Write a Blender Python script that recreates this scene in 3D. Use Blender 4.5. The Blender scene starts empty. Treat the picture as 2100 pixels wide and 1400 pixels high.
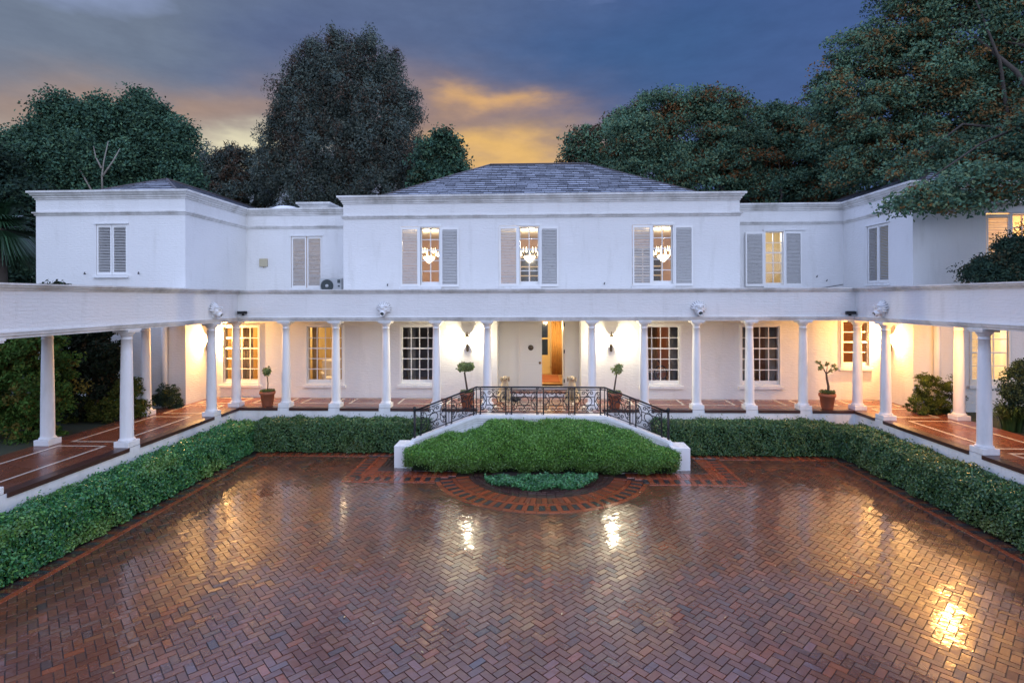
import bpy, math, random
import numpy as np
from mathutils import Vector, Matrix
random.seed(7); RS = np.random.RandomState(11)
S = bpy.context.scene; COL = S.collection
PI = math.pi
# ------------------------------------------------------------------ camera
F, YAW, ROLL, CY, H0, CX = 1100.0, .041, -.0032, 613.2, 5.06, -.18
def ray(px, py):
    u2, v2 = px-1050, py-CY
    c, s = math.cos(-ROLL), math.sin(-ROLL)
    u, v = c*u2-s*v2, s*u2+c*v2
    c, s = math.cos(YAW), math.sin(YAW)
    return Vector((c*u/F-s, s*u/F+c, -v/F))
def at(px, py, Y):                       # photo pixel at a distance -> world point
    r = ray(px, py); t = Y/r.y
    return Vector((CX+r.x*t, Y, H0+r.z*t))
cam = bpy.data.cameras.new('camera'); co = bpy.data.objects.new('camera', cam); COL.objects.link(co)
cam.sensor_width = 36; cam.lens = 36*F/2100; cam.shift_y = -(700-CY)/2100
cam.clip_end = 1500; cam.clip_start = .1
co.matrix_world = Matrix.Translation((CX, 0, H0)) @ Matrix.Rotation(YAW, 4, 'Z') @ Matrix.Rotation(PI/2, 4, 'X') @ Matrix.Rotation(ROLL, 4, 'Z')
S.camera = co
S.view_settings.view_transform = 'Standard'; S.view_settings.look = 'None'
S.view_settings.exposure = 0; S.view_settings.gamma = 1
S.cycles.use_denoising = True
S.cycles.max_bounces = 7; S.cycles.diffuse_bounces = 3; S.cycles.glossy_bounces = 3
S.cycles.transparent_max_bounces = 12; S.cycles.sample_clamp_indirect = 4
S.cycles.caustics_reflective = False; S.cycles.caustics_refractive = False

# ------------------------------------------------------------------ materials
class NT:
    def __init__(s, nt): s.nt = nt
    def n(s, t, **kw):
        nd = s.nt.nodes.new(t)
        for k, v in kw.items():
            if hasattr(nd, k): setattr(nd, k, v)
            else: s.put(nd.inputs[k.replace('_', ' ')], v)
        return nd
    def put(s, sock, v):
        if isinstance(v, bpy.types.NodeSocket): s.nt.links.new(v, sock)
        elif isinstance(v, bpy.types.Node): s.nt.links.new(v.outputs[0], sock)
        else: sock.default_value = v
    def m(s, op, *a, clamp=False):
        nd = s.nt.nodes.new('ShaderNodeMath'); nd.operation = op; nd.use_clamp = clamp
        for i, v in enumerate(a): s.put(nd.inputs[i], v)
        return nd.outputs[0]
    def mix(s, f, a, b, mode='MIX'):
        nd = s.nt.nodes.new('ShaderNodeMix'); nd.data_type = 'RGBA'; nd.blend_type = mode
        s.put(nd.inputs[0], f); s.put(nd.inputs[6], a if not isinstance(a, tuple) else (*a, 1)); s.put(nd.inputs[7], b if not isinstance(b, tuple) else (*b, 1))
        return nd.outputs[2]
    def ramp(s, f, *st):
        nd = s.nt.nodes.new('ShaderNodeValToRGB'); e = nd.color_ramp.elements
        while len(e) < len(st): e.new(1)
        for el, (p, c) in zip(e, st):
            el.position = p; el.color = (*c, 1) if isinstance(c, tuple) else (c, c, c, 1)
        s.put(nd.inputs[0], f); return nd.outputs[0]
    def noise(s, scale, vec=None, detail=4, rough=.55):
        nd = s.nt.nodes.new('ShaderNodeTexNoise'); nd.inputs['Scale'].default_value = scale
        nd.inputs['Detail'].default_value = detail; nd.inputs['Roughness'].default_value = rough
        if vec is not None: s.put(nd.inputs['Vector'], vec)
        return nd.outputs[0]
    def pos(s, scale=None):
        g = s.nt.nodes.new('ShaderNodeNewGeometry').outputs['Position']
        if scale is None: return g
        mp = s.nt.nodes.new('ShaderNodeMapping'); mp.inputs['Scale'].default_value = scale
        s.put(mp.inputs['Vector'], g); return mp.outputs[0]
    def bump(s, h, strength=.3, dist=.02):
        b = s.nt.nodes.new('ShaderNodeBump'); b.inputs['Strength'].default_value = strength; b.inputs['Distance'].default_value = dist
        s.put(b.inputs['Height'], h); return b.outputs[0]
MATS = {}
def mat(name, col=(.5, .5, .5), rough=.6, metal=0, build=None, spec=.5):
    m = bpy.data.materials.new(name); m.use_nodes = True; nt = NT(m.node_tree)
    p = m.node_tree.nodes['Principled BSDF']
    p.inputs['Base Color'].default_value = (*col, 1); p.inputs['Roughness'].default_value = rough
    p.inputs['Metallic'].default_value = metal; p.inputs['Specular IOR Level'].default_value = spec
    if build: build(nt, p)
    MATS[name] = m; return m
def varied(col, amt=.25, scale=3, b=.15, bs=30, dist=.01):
    def f(nt, p):
        n = nt.noise(scale, nt.pos())
        c = nt.mix(n, tuple(x*(1-amt) for x in col), tuple(min(1, x*(1+amt)) for x in col))
        nt.put(p.inputs['Base Color'], c)
        nt.put(p.inputs['Normal'], nt.bump(nt.noise(bs, nt.pos()), b, dist))
    return f
def painted_brick(nt, p):                # rough bagged and painted brick: soft courses under the paint
    pos = nt.pos(); sep = nt.n('ShaderNodeSeparateXYZ'); nt.put(sep.inputs[0], pos)
    comb = nt.n('ShaderNodeCombineXYZ'); nt.put(comb.inputs[0], nt.m('ADD', sep.outputs[0], sep.outputs[1])); nt.put(comb.inputs[1], sep.outputs[2])
    wob = nt.noise(2.5, pos); cv = nt.n('ShaderNodeVectorMath', operation='ADD'); nt.put(cv.inputs[0], comb.outputs[0])
    w2 = nt.n('ShaderNodeCombineXYZ'); nt.put(w2.inputs[1], nt.m('MULTIPLY', nt.m('SUBTRACT', wob, .5), .05)); nt.put(cv.inputs[1], w2.outputs[0])
    br = nt.n('ShaderNodeTexBrick'); nt.put(br.inputs['Vector'], cv.outputs[0])
    br.inputs['Scale'].default_value = 1; br.inputs['Brick Width'].default_value = .24; br.inputs['Row Height'].default_value = .082
    br.inputs['Mortar Size'].default_value = .010; br.inputs['Mortar Smooth'].default_value = 1
    h = nt.m('ADD', nt.m('MULTIPLY', br.outputs['Fac'], -.28), nt.m('MULTIPLY', nt.noise(7, nt.pos((1, 1, 3.2)), 4), 1.5))
    nt.put(p.inputs['Normal'], nt.bump(h, .55, .016))
    c = nt.mix(nt.noise(.7, pos, 6), (.70, .69, .665), (.80, .79, .77))
    st = nt.ramp(nt.noise(2.2, nt.pos((1.5, 1.5, .25)), 5), (.56, 0.), (.8, .35))
    c = nt.mix(st, c, (.50, .485, .44)); c = nt.mix(nt.m('MULTIPLY', br.outputs['Fac'], .05), c, (.45, .44, .42))
    nt.put(p.inputs['Base Color'], c)
mat('white_brick', rough=.7, build=painted_brick, spec=.3)
def stone_trim(nt, p):
    n = nt.noise(1.3, nt.pos((1, 1, .4)), 7, .65)
    c = nt.mix(nt.ramp(n, (.42, 0.), (.72, 1.)), (.70, .69, .66), (.40, .385, .35))
    nt.put(p.inputs['Base Color'], c); nt.put(p.inputs['Normal'], nt.bump(nt.noise(25, nt.pos()), .2, .01))
mat('weathered_trim', rough=.75, build=stone_trim, spec=.3)
def plaster(nt, p):
    n = nt.noise(1.6, nt.pos((2.2, 2.2, .5)), 6, .65); nt.put(p.inputs['Base Color'], nt.mix(nt.ramp(n, (.48, 0.), (.78, .55)), (.77, .77, .76), (.50, .48, .43)))
    nt.put(p.inputs['Normal'], nt.bump(nt.noise(14, nt.pos(), 4), .2, .01))
mat('white_plaster', rough=.55, build=plaster, spec=.4)
mat('white_paint', (.80, .79, .76), .4)
mat('cream_paint', (.78, .73, .63), .45)
def shutter_paint(nt, p):
    n = nt.noise(9, nt.pos((1, 1, 3)), 5); nt.put(p.inputs['Base Color'], nt.mix(nt.ramp(n, (.58, 0.), (.72, 1.)), (.60, .59, .57), (.30, .28, .26)))
mat('shutter_paint', rough=.55, build=shutter_paint)
def slate(nt, p):
    at_ = nt.n('ShaderNodeAttribute', attribute_name='Col')
    nt.put(p.inputs['Base Color'], nt.mix(nt.noise(6, nt.pos()), at_.outputs['Color'], (.20, .21, .24)))
    nt.put(p.inputs['Roughness'], nt.ramp(nt.noise(3, nt.pos()), (.3, .22), (.7, .5)))
    nt.put(p.inputs['Normal'], nt.bump(nt.noise(14, nt.pos()), .25, .01))
mat('wet_slate', rough=.3, build=slate)
def paver(nt, p):
    at_ = nt.n('ShaderNodeAttribute', attribute_name='Col'); pos = nt.pos()
    c = nt.mix(nt.m('MULTIPLY', nt.noise(22, pos, 5), .5), at_.outputs['Color'], (.035, .022, .02))
    nt.put(p.inputs['Base Color'], c)
    wet = nt.noise(.55, pos, 3)
    nt.put(p.inputs['Roughness'], nt.ramp(wet, (.35, .20), (.65, .38)))
    p.inputs['Coat Weight'].default_value = 1.0; p.inputs['Coat IOR'].default_value = 1.5
    nt.put(p.inputs['Coat Roughness'], nt.ramp(wet, (.35, .045), (.66, .13)))
    b = nt.bump(nt.m('ADD', nt.noise(9, pos, 2), nt.m('MULTIPLY', nt.noise(45, pos, 3), .35)), .30, .012)
    nt.put(p.inputs['Normal'], b); nt.put(p.inputs['Coat Normal'], nt.bump(nt.noise(7, pos, 2), .34, .012))
mat('wet_paver', rough=.3, build=paver)
mat('wet_joint', (.045, .030, .026), .4)
def tile_floor(nt, p):
    pos = nt.pos(); br = nt.n('ShaderNodeTexBrick'); br.offset = 0; nt.put(br.inputs['Vector'], pos)
    br.inputs['Scale'].default_value = 1; br.inputs['Brick Width'].default_value = .2; br.inputs['Row Height'].default_value = .2; br.inputs['Mortar Size'].default_value = .005
    br.inputs['Color1'].default_value = (.22, .075, .040, 1); br.inputs['Color2'].default_value = (.17, .055, .032, 1); br.inputs['Mortar'].default_value = (.20, .10, .07, 1)
    nt.put(p.inputs['Base Color'], nt.mix(nt.m('MULTIPLY', nt.noise(3, pos), .5), br.outputs['Color'], (.12, .045, .03)))
    nt.put(p.inputs['Roughness'], nt.ramp(nt.noise(1.2, pos), (.3, .16), (.7, .34)))
    nt.put(p.inputs['Normal'], nt.bump(nt.noise(8, pos), .06, .01))
mat('red_tile', rough=.25, build=tile_floor)
mat('marble', (.66, .61, .52), .25)
mat('dark_brick', (.06, .025, .02), .3)
def leafy(nt, p):
    at_ = nt.n('ShaderNodeAttribute', attribute_name='Col'); nt.put(p.inputs['Base Color'], at_.outputs['Color'])
    p.inputs['Roughness'].default_value = .36
mat('leaf', rough=.42, build=leafy, spec=.55)
mat('tree_leaf', rough=.8, build=lambda nt, p: (nt.put(p.inputs['Base Color'], nt.n('ShaderNodeAttribute', attribute_name='Col').outputs['Color'])), spec=.15)
mat('needle', rough=.7, build=lambda nt, p: (nt.put(p.inputs['Base Color'], nt.n('ShaderNodeAttribute', attribute_name='Col').outputs['Color'])), spec=.2)
mat('leaf_core', (.008, .014, .006), .95, spec=.05)
mat('bark', rough=.9, build=varied((.075, .06, .048), .4, 6, .5, 22, .03))
mat('pale_bark', rough=.9, build=varied((.26, .23, .19), .3, 5, .4, 20, .02))
mat('iron', (.006, .008, .011), .5, .0)
mat('terracotta', rough=.75, build=varied((.30, .095, .045), .25, 7, .2, 30))
mat('soil', (.03, .02, .014), .95)
mat('sandstone', rough=.85, build=varied((.46, .37, .25), .3, 9, .35, 40))
mat('sandstone_dark', rough=.85, build=varied((.34, .26, .17), .3, 9, .35, 40))
mat('brass', (.20, .13, .06), .35, .9)
mat('bronze', (.10, .075, .05), .45, .8)
mat('black', (.01, .01, .011), .5)
mat('grey_metal', (.46, .47, .46), .5)
mat('dark_grille', (.05, .065, .065), .5)
mat('box_beige', (.46, .41, .28), .6)
mat('wood', rough=.4, build=varied((.30, .13, .05), .35, 5, .1, 20))
mat('dark_wood', (.055, .022, .012), .35)
mat('blind_wood', rough=.5, build=varied((.38, .15, .05), .25, 8, .1, 20))
mat('curtain_gold', rough=.9, build=varied((.62, .36, .12), .3, 6, .1, 20))
mat('curtain_grey', rough=.9, build=varied((.40, .37, .33), .3, 6, .1, 20))
mat('curtain_cream', rough=.9, build=varied((.72, .55, .34), .25, 6, .1, 20))
mat('white_fabric', (.78, .72, .64), .9)
mat('rose_fabric', (.42, .14, .09), .8)
mat('wall_gold', (.72, .56, .27), .8)
mat('wall_cream', (.78, .69, .50), .8)
mat('wall_blush', (.66, .46, .33), .8)
mat('wall_rose', (.60, .34, .22), .8)
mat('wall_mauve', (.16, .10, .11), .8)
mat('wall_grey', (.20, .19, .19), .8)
mat('ceiling_cream', (.78, .72, .6), .8)
mat('parquet', rough=.3, build=varied((.42, .23, .09), .2, 4, .05, 20))
mat('rug_red', (.34, .11, .045), .9)
mat('dim_glass', (.02, .03, .04), .1)
def turf(nt, p):
    nt.put(p.inputs['Base Color'], nt.mix(nt.noise(1.5, nt.pos(), 6), (.02, .025, .012), (.05, .06, .025)))
mat('garden_soil', rough=.95, build=turf)
def emit(name, col, st):
    m = bpy.data.materials.new(name); m.use_nodes = True; nt = m.node_tree; nt.nodes.clear()
    e = nt.nodes.new('ShaderNodeEmission'); e.inputs[0].default_value = (*col, 1); e.inputs[1].default_value = st
    o = nt.nodes.new('ShaderNodeOutputMaterial'); nt.links.new(e.outputs[0], o.inputs[0]); MATS[name] = m
emit('bulb_warm', (1, .78, .45), 14); emit('bulb_white', (1, .93, .75), 22); emit('lamp_shade_lit', (1, .8, .5), 1.6); emit('bulb_amber', (1, .55, .2), 2.2); emit('bulb_candle', (1, .82, .5), 6)
def glass():
    m = bpy.data.materials.new('window_glass'); m.use_nodes = True; nt = m.node_tree; nt.nodes.clear()
    t = nt.nodes.new('ShaderNodeBsdfTransparent'); g = nt.nodes.new('ShaderNodeBsdfGlossy'); g.inputs['Roughness'].default_value = .02
    f = nt.nodes.new('ShaderNodeFresnel'); f.inputs['IOR'].default_value = 1.5; mx = nt.nodes.new('ShaderNodeMixShader'); o = nt.nodes.new('ShaderNodeOutputMaterial')
    nt.links.new(f.outputs[0], mx.inputs[0]); nt.links.new(t.outputs[0], mx.inputs[1]); nt.links.new(g.outputs[0], mx.inputs[2]); nt.links.new(mx.outputs[0], o.inputs[0]); MATS['window_glass'] = m
glass()

# ------------------------------------------------------------------ object helpers
def tag(o, label=None, cat=None, group=None, kind=None):
    if label: o['label'] = label
    if cat: o['category'] = cat
    if group: o['group'] = group
    if kind: o['kind'] = kind
    return o
def empty(name, loc=(0, 0, 0), rz=0, parent=None):
    o = bpy.data.objects.new(name, None); COL.objects.link(o); o.location = loc; o.rotation_euler = (0, 0, rz)
    o.empty_display_size = .2
    if parent: o.parent = parent
    return o
class MB:
    def __init__(s): s.v = []; s.f = []; s.sm = []
    def add(s, vs, fs, smooth=False):
        b = len(s.v); s.v += [tuple(v) for v in vs]; s.f += [tuple(i+b for i in f) for f in fs]; s.sm += [smooth]*len(fs); return s
    def box(s, x0, x1, y0, y1, z0, z1):
        vs = [(x, y, z) for z in (z0, z1) for y in (y0, y1) for x in (x0, x1)]
        return s.add(vs, [(0, 2, 3, 1), (4, 5, 7, 6), (0, 1, 5, 4), (2, 6, 7, 3), (0, 4, 6, 2), (1, 3, 7, 5)])
    def bf(s, f, u0, u1, d0, d1, z0, z1):          # box in wall coordinates
        vs = [f(u, d, z) for z in (z0, z1) for d in (d0, d1) for u in (u0, u1)]
        return s.add(vs, [(0, 2, 3, 1), (4, 5, 7, 6), (0, 1, 5, 4), (2, 6, 7, 3), (0, 4, 6, 2), (1, 3, 7, 5)])
    def lathe(s, prof, n=20, c=(0, 0, 0), cap=True):
        vs = []; fs = []
        for r, z in prof:
            for i in range(n):
                a = 2*PI*i/n; vs.append((c[0]+r*math.cos(a), c[1]+r*math.sin(a), c[2]+z))
        for k in range(len(prof)-1):
            for i in range(n):
                j = (i+1) % n; fs.append((k*n+i, k*n+j, (k+1)*n+j, (k+1)*n+i))
        if cap: fs += [tuple(range(n))[::-1], tuple(range((len(prof)-1)*n, len(prof)*n))]
        return s.add(vs, fs, True)
    def tube(s, pts, r, n=6, r1=None, closed=False):
        pts = [Vector(p) for p in pts]; N = len(pts); vs = []; fs = []; up = None
        for i, p in enumerate(pts):
            t = (pts[(i+1) % N]-pts[i-1]) if closed or 0 < i < N-1 else (pts[1]-pts[0] if i == 0 else pts[-1]-pts[-2])
            t.normalize()
            if up is None: up = t.orthogonal().normalized()
            up = (up-t*up.dot(t)); up = up.normalized() if up.length > 1e-6 else t.orthogonal().normalized()
            w = t.cross(up); rr = r if r1 is None else r+(r1-r)*i/max(1, N-1)
            for k in range(n):
                a = 2*PI*k/n; vs.append(p+(up*math.cos(a)+w*math.sin(a))*rr)
        for i in range(N if closed else N-1):
            j = (i+1) % N
            for k in range(n): fs.append((i*n+k, i*n+(k+1) % n, j*n+(k+1) % n, j*n+k))
        if not closed: fs += [tuple(range(n))[::-1], tuple(range((N-1)*n, N*n))]
        return s.add(vs, fs, True)
    def sphere(s, c, r, n=12, m=8, sc=(1, 1, 1)):
        prof = []; vs = []; fs = []
        for k in range(m+1):
            a = -PI/2+PI*k/m
            for i in range(n):
                b = 2*PI*i/n; vs.append((c[0]+r*sc[0]*math.cos(a)*math.cos(b), c[1]+r*sc[1]*math.cos(a)*math.sin(b), c[2]+r*sc[2]*math.sin(a)))
        for k in range(m):
            for i in range(n):
                j = (i+1) % n; fs.append((k*n+i, k*n+j, (k+1)*n+j, (k+1)*n+i))
        return s.add(vs, fs, True)
    def wall(s, f, u0, u1, z0, z1, holes, t=.3):    # a wall with real openings and reveals
        us = sorted({u0, u1, *[h[0] for h in holes], *[h[1] for h in holes]}); zs = sorted({z0, z1, *[h[2] for h in holes], *[h[3] for h in holes]})
        us = [u for u in us if u0 <= u <= u1]; zs = [z for z in zs if z0 <= z <= z1]
        def solid(i, k):
            if i < 0 or k < 0 or i >= len(us)-1 or k >= len(zs)-1: return None
            u = (us[i]+us[i+1])/2; z = (zs[k]+zs[k+1])/2
            return not any(h[0] < u < h[1] and h[2] < z < h[3] for h in holes)
        for i in range(len(us)-1):
            for k in range(len(zs)-1):
                a, b, c, d = us[i], us[i+1], zs[k], zs[k+1]
                if solid(i, k):
                    s.add([f(a, 0, c), f(b, 0, c), f(b, 0, d), f(a, 0, d)], [(0, 1, 2, 3)]); s.add([f(a, t, c), f(b, t, c), f(b, t, d), f(a, t, d)], [(3, 2, 1, 0)])
                for di, dk, e in ((-1, 0, (a, a, c, d)), (1, 0, (b, b, c, d)), (0, -1, (a, b, c, c)), (0, 1, (a, b, d, d))):
                    if solid(i, k) and solid(i+di, k+dk) in (False, None):
                        p, q, r, w = e
                        if p == q: s.add([f(p, 0, r), f(p, t, r), f(p, t, w), f(p, 0, w)], [(0, 1, 2, 3)])
                        else: s.add([f(p, 0, r), f(q, 0, r), f(q, t, r), f(p, t, r)], [(0, 1, 2, 3)])
        return s
    def build(s, name, m, parent=None, loc=None, bevel=0):
        me = bpy.data.meshes.new(name); me.from_pydata(s.v, [], s.f); me.update()
        me.polygons.foreach_set('use_smooth', s.sm)
        me.materials.append(MATS[m]); o = bpy.data.objects.new(name, me); COL.objects.link(o)
        if parent: o.parent = parent
        if loc: o.location = loc
        if bevel:
            b = o.modifiers.new('bevel', 'BEVEL'); b.width = bevel; b.segments = 2; b.limit_method = 'ANGLE'
        return o
def mesh_np(name, V, Q, C, m, parent=None):          # big quad meshes with one colour per quad
    V = np.asarray(V, np.float32).reshape(-1, 3); Q = np.asarray(Q, np.int32).reshape(-1, 4); n = len(Q)
    me = bpy.data.meshes.new(name); me.vertices.add(len(V)); me.vertices.foreach_set('co', V.ravel())
    me.loops.add(4*n); me.loops.foreach_set('vertex_index', Q.ravel()); me.polygons.add(n)
    me.polygons.foreach_set('loop_start', np.arange(0, 4*n, 4, dtype=np.int32)); me.update(calc_edges=True)
    if C is not None:
        a = me.color_attributes.new('Col', 'FLOAT_COLOR', 'CORNER'); c4 = np.ones((n, 4, 4), np.float32); c4[:, :, :3] = np.asarray(C, np.float32)[:, None, :]
        a.data.foreach_set('color', c4.ravel())
    me.polygons.foreach_set('use_smooth', np.zeros(n, bool))
    me.materials.append(MATS[m]); o = bpy.data.objects.new(name, me); COL.objects.link(o)
    if parent: o.parent = parent
    return o
def copy_tree(o, parent=None):
    kids = list(o.children); c = o.copy(); COL.objects.link(c)
    if parent: c.parent = parent
    for k in kids: copy_tree(k, c)
    return c

# ------------------------------------------------------------------ leaves
def leaf_quads(P, N, L, W, spread=.7):
    """diamond leaves at P, roughly facing N"""
    n = len(P); R = RS.normal(size=(n, 3)); d = N*(1-spread)+R*spread*.8
    d /= np.linalg.norm(d, axis=1)[:, None]+1e-9
    a = np.cross(d, RS.normal(size=(n, 3))); a /= np.linalg.norm(a, axis=1)[:, None]+1e-9
    b = np.cross(d, a); l = L*RS.uniform(.65, 1.25, n)[:, None]; w = W*RS.uniform(.7, 1.2, n)[:, None]
    V = np.stack([P-a*l/2, P+b*w/2+d*w*.15, P+a*l/2, P-b*w/2+d*w*.15], 1)
    return V.reshape(-1, 3), np.arange(4*n).reshape(-1, 4)
def leaf_cols(n, cols, P=None, patch=None, var=.25):
    c = np.array(cols); k = RS.randint(0, len(c), n); out = c[k]*RS.uniform(1-var, 1+var, (n, 1))
    if patch is not None:                          # leaves of whole clumps differ in hue
        pc, scale, amt = patch
        h = np.sin(P[:, 0]*scale+1.3)*np.sin(P[:, 1]*scale*.9+.4)*np.sin(P[:, 2]*scale*1.1+2.)
        t = np.clip(h*2.2-.25, 0, 1)[:, None]*amt*RS.uniform(.4, 1, (n, 1)); out = out*(1-t)+np.array(pc)*t
    return out
GREEN = [(.045, .19, .065), (.065, .24, .070), (.032, .14, .060), (.11, .28, .055)]
DEEP = [(.060, .150, .056), (.085, .180, .058), (.110, .195, .052), (.045, .120, .056)]

# ------------------------------------------------------------------ ground
T = 1.31; XE = 10.47; D = 18.3; YW = 20.24; XT = 12.65; YT = 18.71; YR = 22.8; XC = 7.46
bm = MB().box(-13.2, 13.2, -40, 18.5, -.4, -.014)
tag(bm.build('courtyard_ground', 'wet_joint'), kind='structure')
g = MB()
for x0, x1, y0, y1 in ((-300, -13.06, -40, 20.), (13.06, 300, -40, 20.), (-300, 300, 20., 500), (-300, 300, -300, -40)):
    g.add([(x0, y0, 1.2), (x1, y0, 1.2), (x1, y1, 1.2), (x0, y1, 1.2)], [(0, 1, 2, 3)])
for x in (-13.06, 13.06): g.add([(x, -40, 1.2), (x, 18.6, 1.2), (x, 18.6, -.3), (x, -40, -.3)], [(0, 1, 2, 3)])
tag(g.build('garden_ground', 'garden_soil'), kind='structure')

def in_border(x, y):
    if abs(x) > 9.10 or y > 17.06: return True
    return False
def brick_arrays(cx, cy, ax, hl, hw, z, hgt=.02, ch=.004, tilt=.006):
    """arrays of bricks: centre, axis angle, half length, half width -> verts, quads (5 faces each: top and chamfered sides)"""
    n = len(cx); ca, sa = np.cos(ax), np.sin(ax)
    tz1, tz2 = RS.normal(0, tilt, n), RS.normal(0, tilt, n); dz = RS.normal(0, .0012, n)
    V = np.zeros((n, 8, 3))
    for r, (k, zz) in enumerate(((1, -hgt), (0, 0))):
        for i, (sl, sw) in enumerate(((-1, -1), (1, -1), (1, 1), (-1, 1))):
            l = sl*(hl-(0 if k else ch)); w = sw*(hw-(0 if k else ch))
            V[:, r*4+i, 0] = cx+l*ca-w*sa; V[:, r*4+i, 1] = cy+l*sa+w*ca
            V[:, r*4+i, 2] = z+zz+dz+(tz1*l+tz2*w if not k else 0)-(ch*.0)
    V[:, :4, 2] = np.minimum(V[:, :4, 2], V[:, 4:, 2]-.006)
    q = np.array([(4, 5, 6, 7), (0, 1, 5, 4), (1, 2, 6, 5), (2, 3, 7, 6), (3, 0, 4, 7)])
    Q = (np.arange(n)*8)[:, None, None]+q[None]
    return V.reshape(-1, 3), Q.reshape(-1, 4)
# herringbone field
BL = .242; w = BL/2; cs = []
for j in range(-190, 200):
    for n4 in range(-60, 60):
        x = j+4*n4
        if -150 < x < 150: cs.append((x+1, j+.5, 0))
        x2 = x+2
        if -150 < x2 < 150: cs.append((x2+.5, j, 1))
cs = np.array(cs, float); r2 = math.sqrt(.5)
bx = (cs[:, 0]-cs[:, 1])*w*r2; by = (cs[:, 0]+cs[:, 1])*w*r2+9.03
ang = PI/4+cs[:, 2]*PI/2
ARC = (0.0, 15.76, 3.09)
keep = (np.abs(bx) < 9.2) & (by < 17.15) & (by > 3.2)
keep &= ~((np.abs(bx) < 5.40) & (by > 14.95)) & ~(((bx-ARC[0])**2+(by-ARC[1])**2) < (ARC[2]-.12)**2)
bx, by, ang = bx[keep], by[keep], ang[keep]; nb = len(bx)
pal = np.array([(.165, .046, .023), (.195, .056, .026), (.130, .040, .025), (.225, .066, .026), (.105, .046, .034), (.32, .080, .026), (.27, .10, .036), (.045, .042, .048), (.165, .072, .038)])
pk = RS.choice(len(pal), nb, p=[.22, .2, .16, .14, .1, .06, .05, .03, .04])
pal = pal*.68+np.array((.150, .054, .032))*.32
bc = pal[pk]*RS.uniform(.85, 1.15, (nb, 1))
V, Q = brick_arrays(bx, by, ang, BL/2-.0035, BL/4-.0035, 0, tilt=.011)
paving = mesh_np('courtyard_paving', V, Q, np.repeat(bc, 5, 0), 'wet_paver'); tag(paving, kind='structure')
# border courses
B = []
RED = (.42, .085, .030); DRK = (.055, .045, .048); BRN = (.10, .045, .035)
def row(p0, p1, wid, pitch, cols, along):            # a straight course; along: bricks lie along the run, else across it
    p0, p1 = np.array(p0), np.array(p1); L = np.linalg.norm(p1-p0); n = max(1, round(L/pitch)); d = (p1-p0)/L; st = L/n
    for i in range(n):
        c = p0+d*st*(i+.5); B.append((c[0], c[1], math.atan2(d[1], d[0]), st/2-.004, wid/2-.004, cols[i % len(cols)]))
def arcrow(r, wid, pitch, cols, a0, a1):
    n = max(1, round(r*(a1-a0)/pitch)); st = (a1-a0)/n
    for i in range(n):
        a = a0+st*(i+.5); B.append((ARC[0]+r*math.cos(a), ARC[1]+r*math.sin(a), a+PI/2, r*st/2-.004, wid/2-.004, cols[i % len(cols)]))
ALT = [RED, DRK]
for sx in (-1, 1):
    row((sx*9.16, 3.2), (sx*9.16, 17.1), .12, .25, [RED], True); row((sx*9.37, 3.2), (sx*9.37, 17.1), .27, .13, [BRN, DRK, (.22, .06, .03)], False)
    row((sx*9.12, 17.13), (sx*5.6, 17.13), .12, .25, [RED], True); row((sx*9.3, 17.34), (sx*4.4, 17.34), .28, .13, [RED, (.16, .05, .03)], False)
    # apron beside the stair
    row((sx*5.53, 14.76), (sx*5.53, 17.07), .11, .27, [RED], True); row((sx*5.34, 14.98), (sx*5.34, 17.07), .25, .13, ALT, False)
    row((sx*5.155, 15.25), (sx*5.155, 17.07), .11, .27, [RED], True); row((sx*4.96, 15.4), (sx*4.96, 17.07), .27, .13, [RED], False)
    for k in range(4): row((sx*(4.76-.13*k), 15.75), (sx*(4.76-.13*k), 17.3), .12, .26, [BRN, (.12, .05, .04)], True)
    xa = 2.93
    row((sx*5.53, 14.76), (sx*xa, 14.76), .13, .27, [RED], True); row((sx*5.40, 14.99), (sx*(xa-.1), 14.99), .32, .14, ALT, False)
    row((sx*5.2, 15.22), (sx*(xa-.3), 15.22), .13, .27, [RED], True); row((sx*5.1, 15.48), (sx*(xa-.5), 15.48), .38, .14, [RED, (.27, .07, .035)], False)
    for k in range(3): row((sx*4.85, 15.75+.14*k), (sx*2.2, 15.75+.14*k), .13, .27, [BRN, (.08, .04, .035)], True)
A0, A1 = PI+.325, 2*PI-.325
arcrow(3.02, .14, .28, [RED], A0, A1); arcrow(2.78, .32, .14, ALT, A0-.03, A1+.03)
arcrow(2.555, .12, .27, [RED], A0-.06, A1+.06); arcrow(2.30, .38, .14, [RED, (.27, .07, .035)], A0-.1, A1+.1)
for k in range(6): arcrow(2.04-.14*k, .135, .24, [BRN, (.085, .042, .036)], A0-.2, A1+.2)
B = [(a, b, c, d, e, np.array(f)*RS.uniform(.75, 1.2)) for a, b, c, d, e, f in B]
V, Q = brick_arrays(*[np.array([b[i] for b in B], float) for i in range(5)], .008, tilt=.005)
bo = mesh_np('paving_border', V, Q, np.repeat(np.array([b[5] for b in B]), 5, 0), 'wet_paver', paving)

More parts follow.
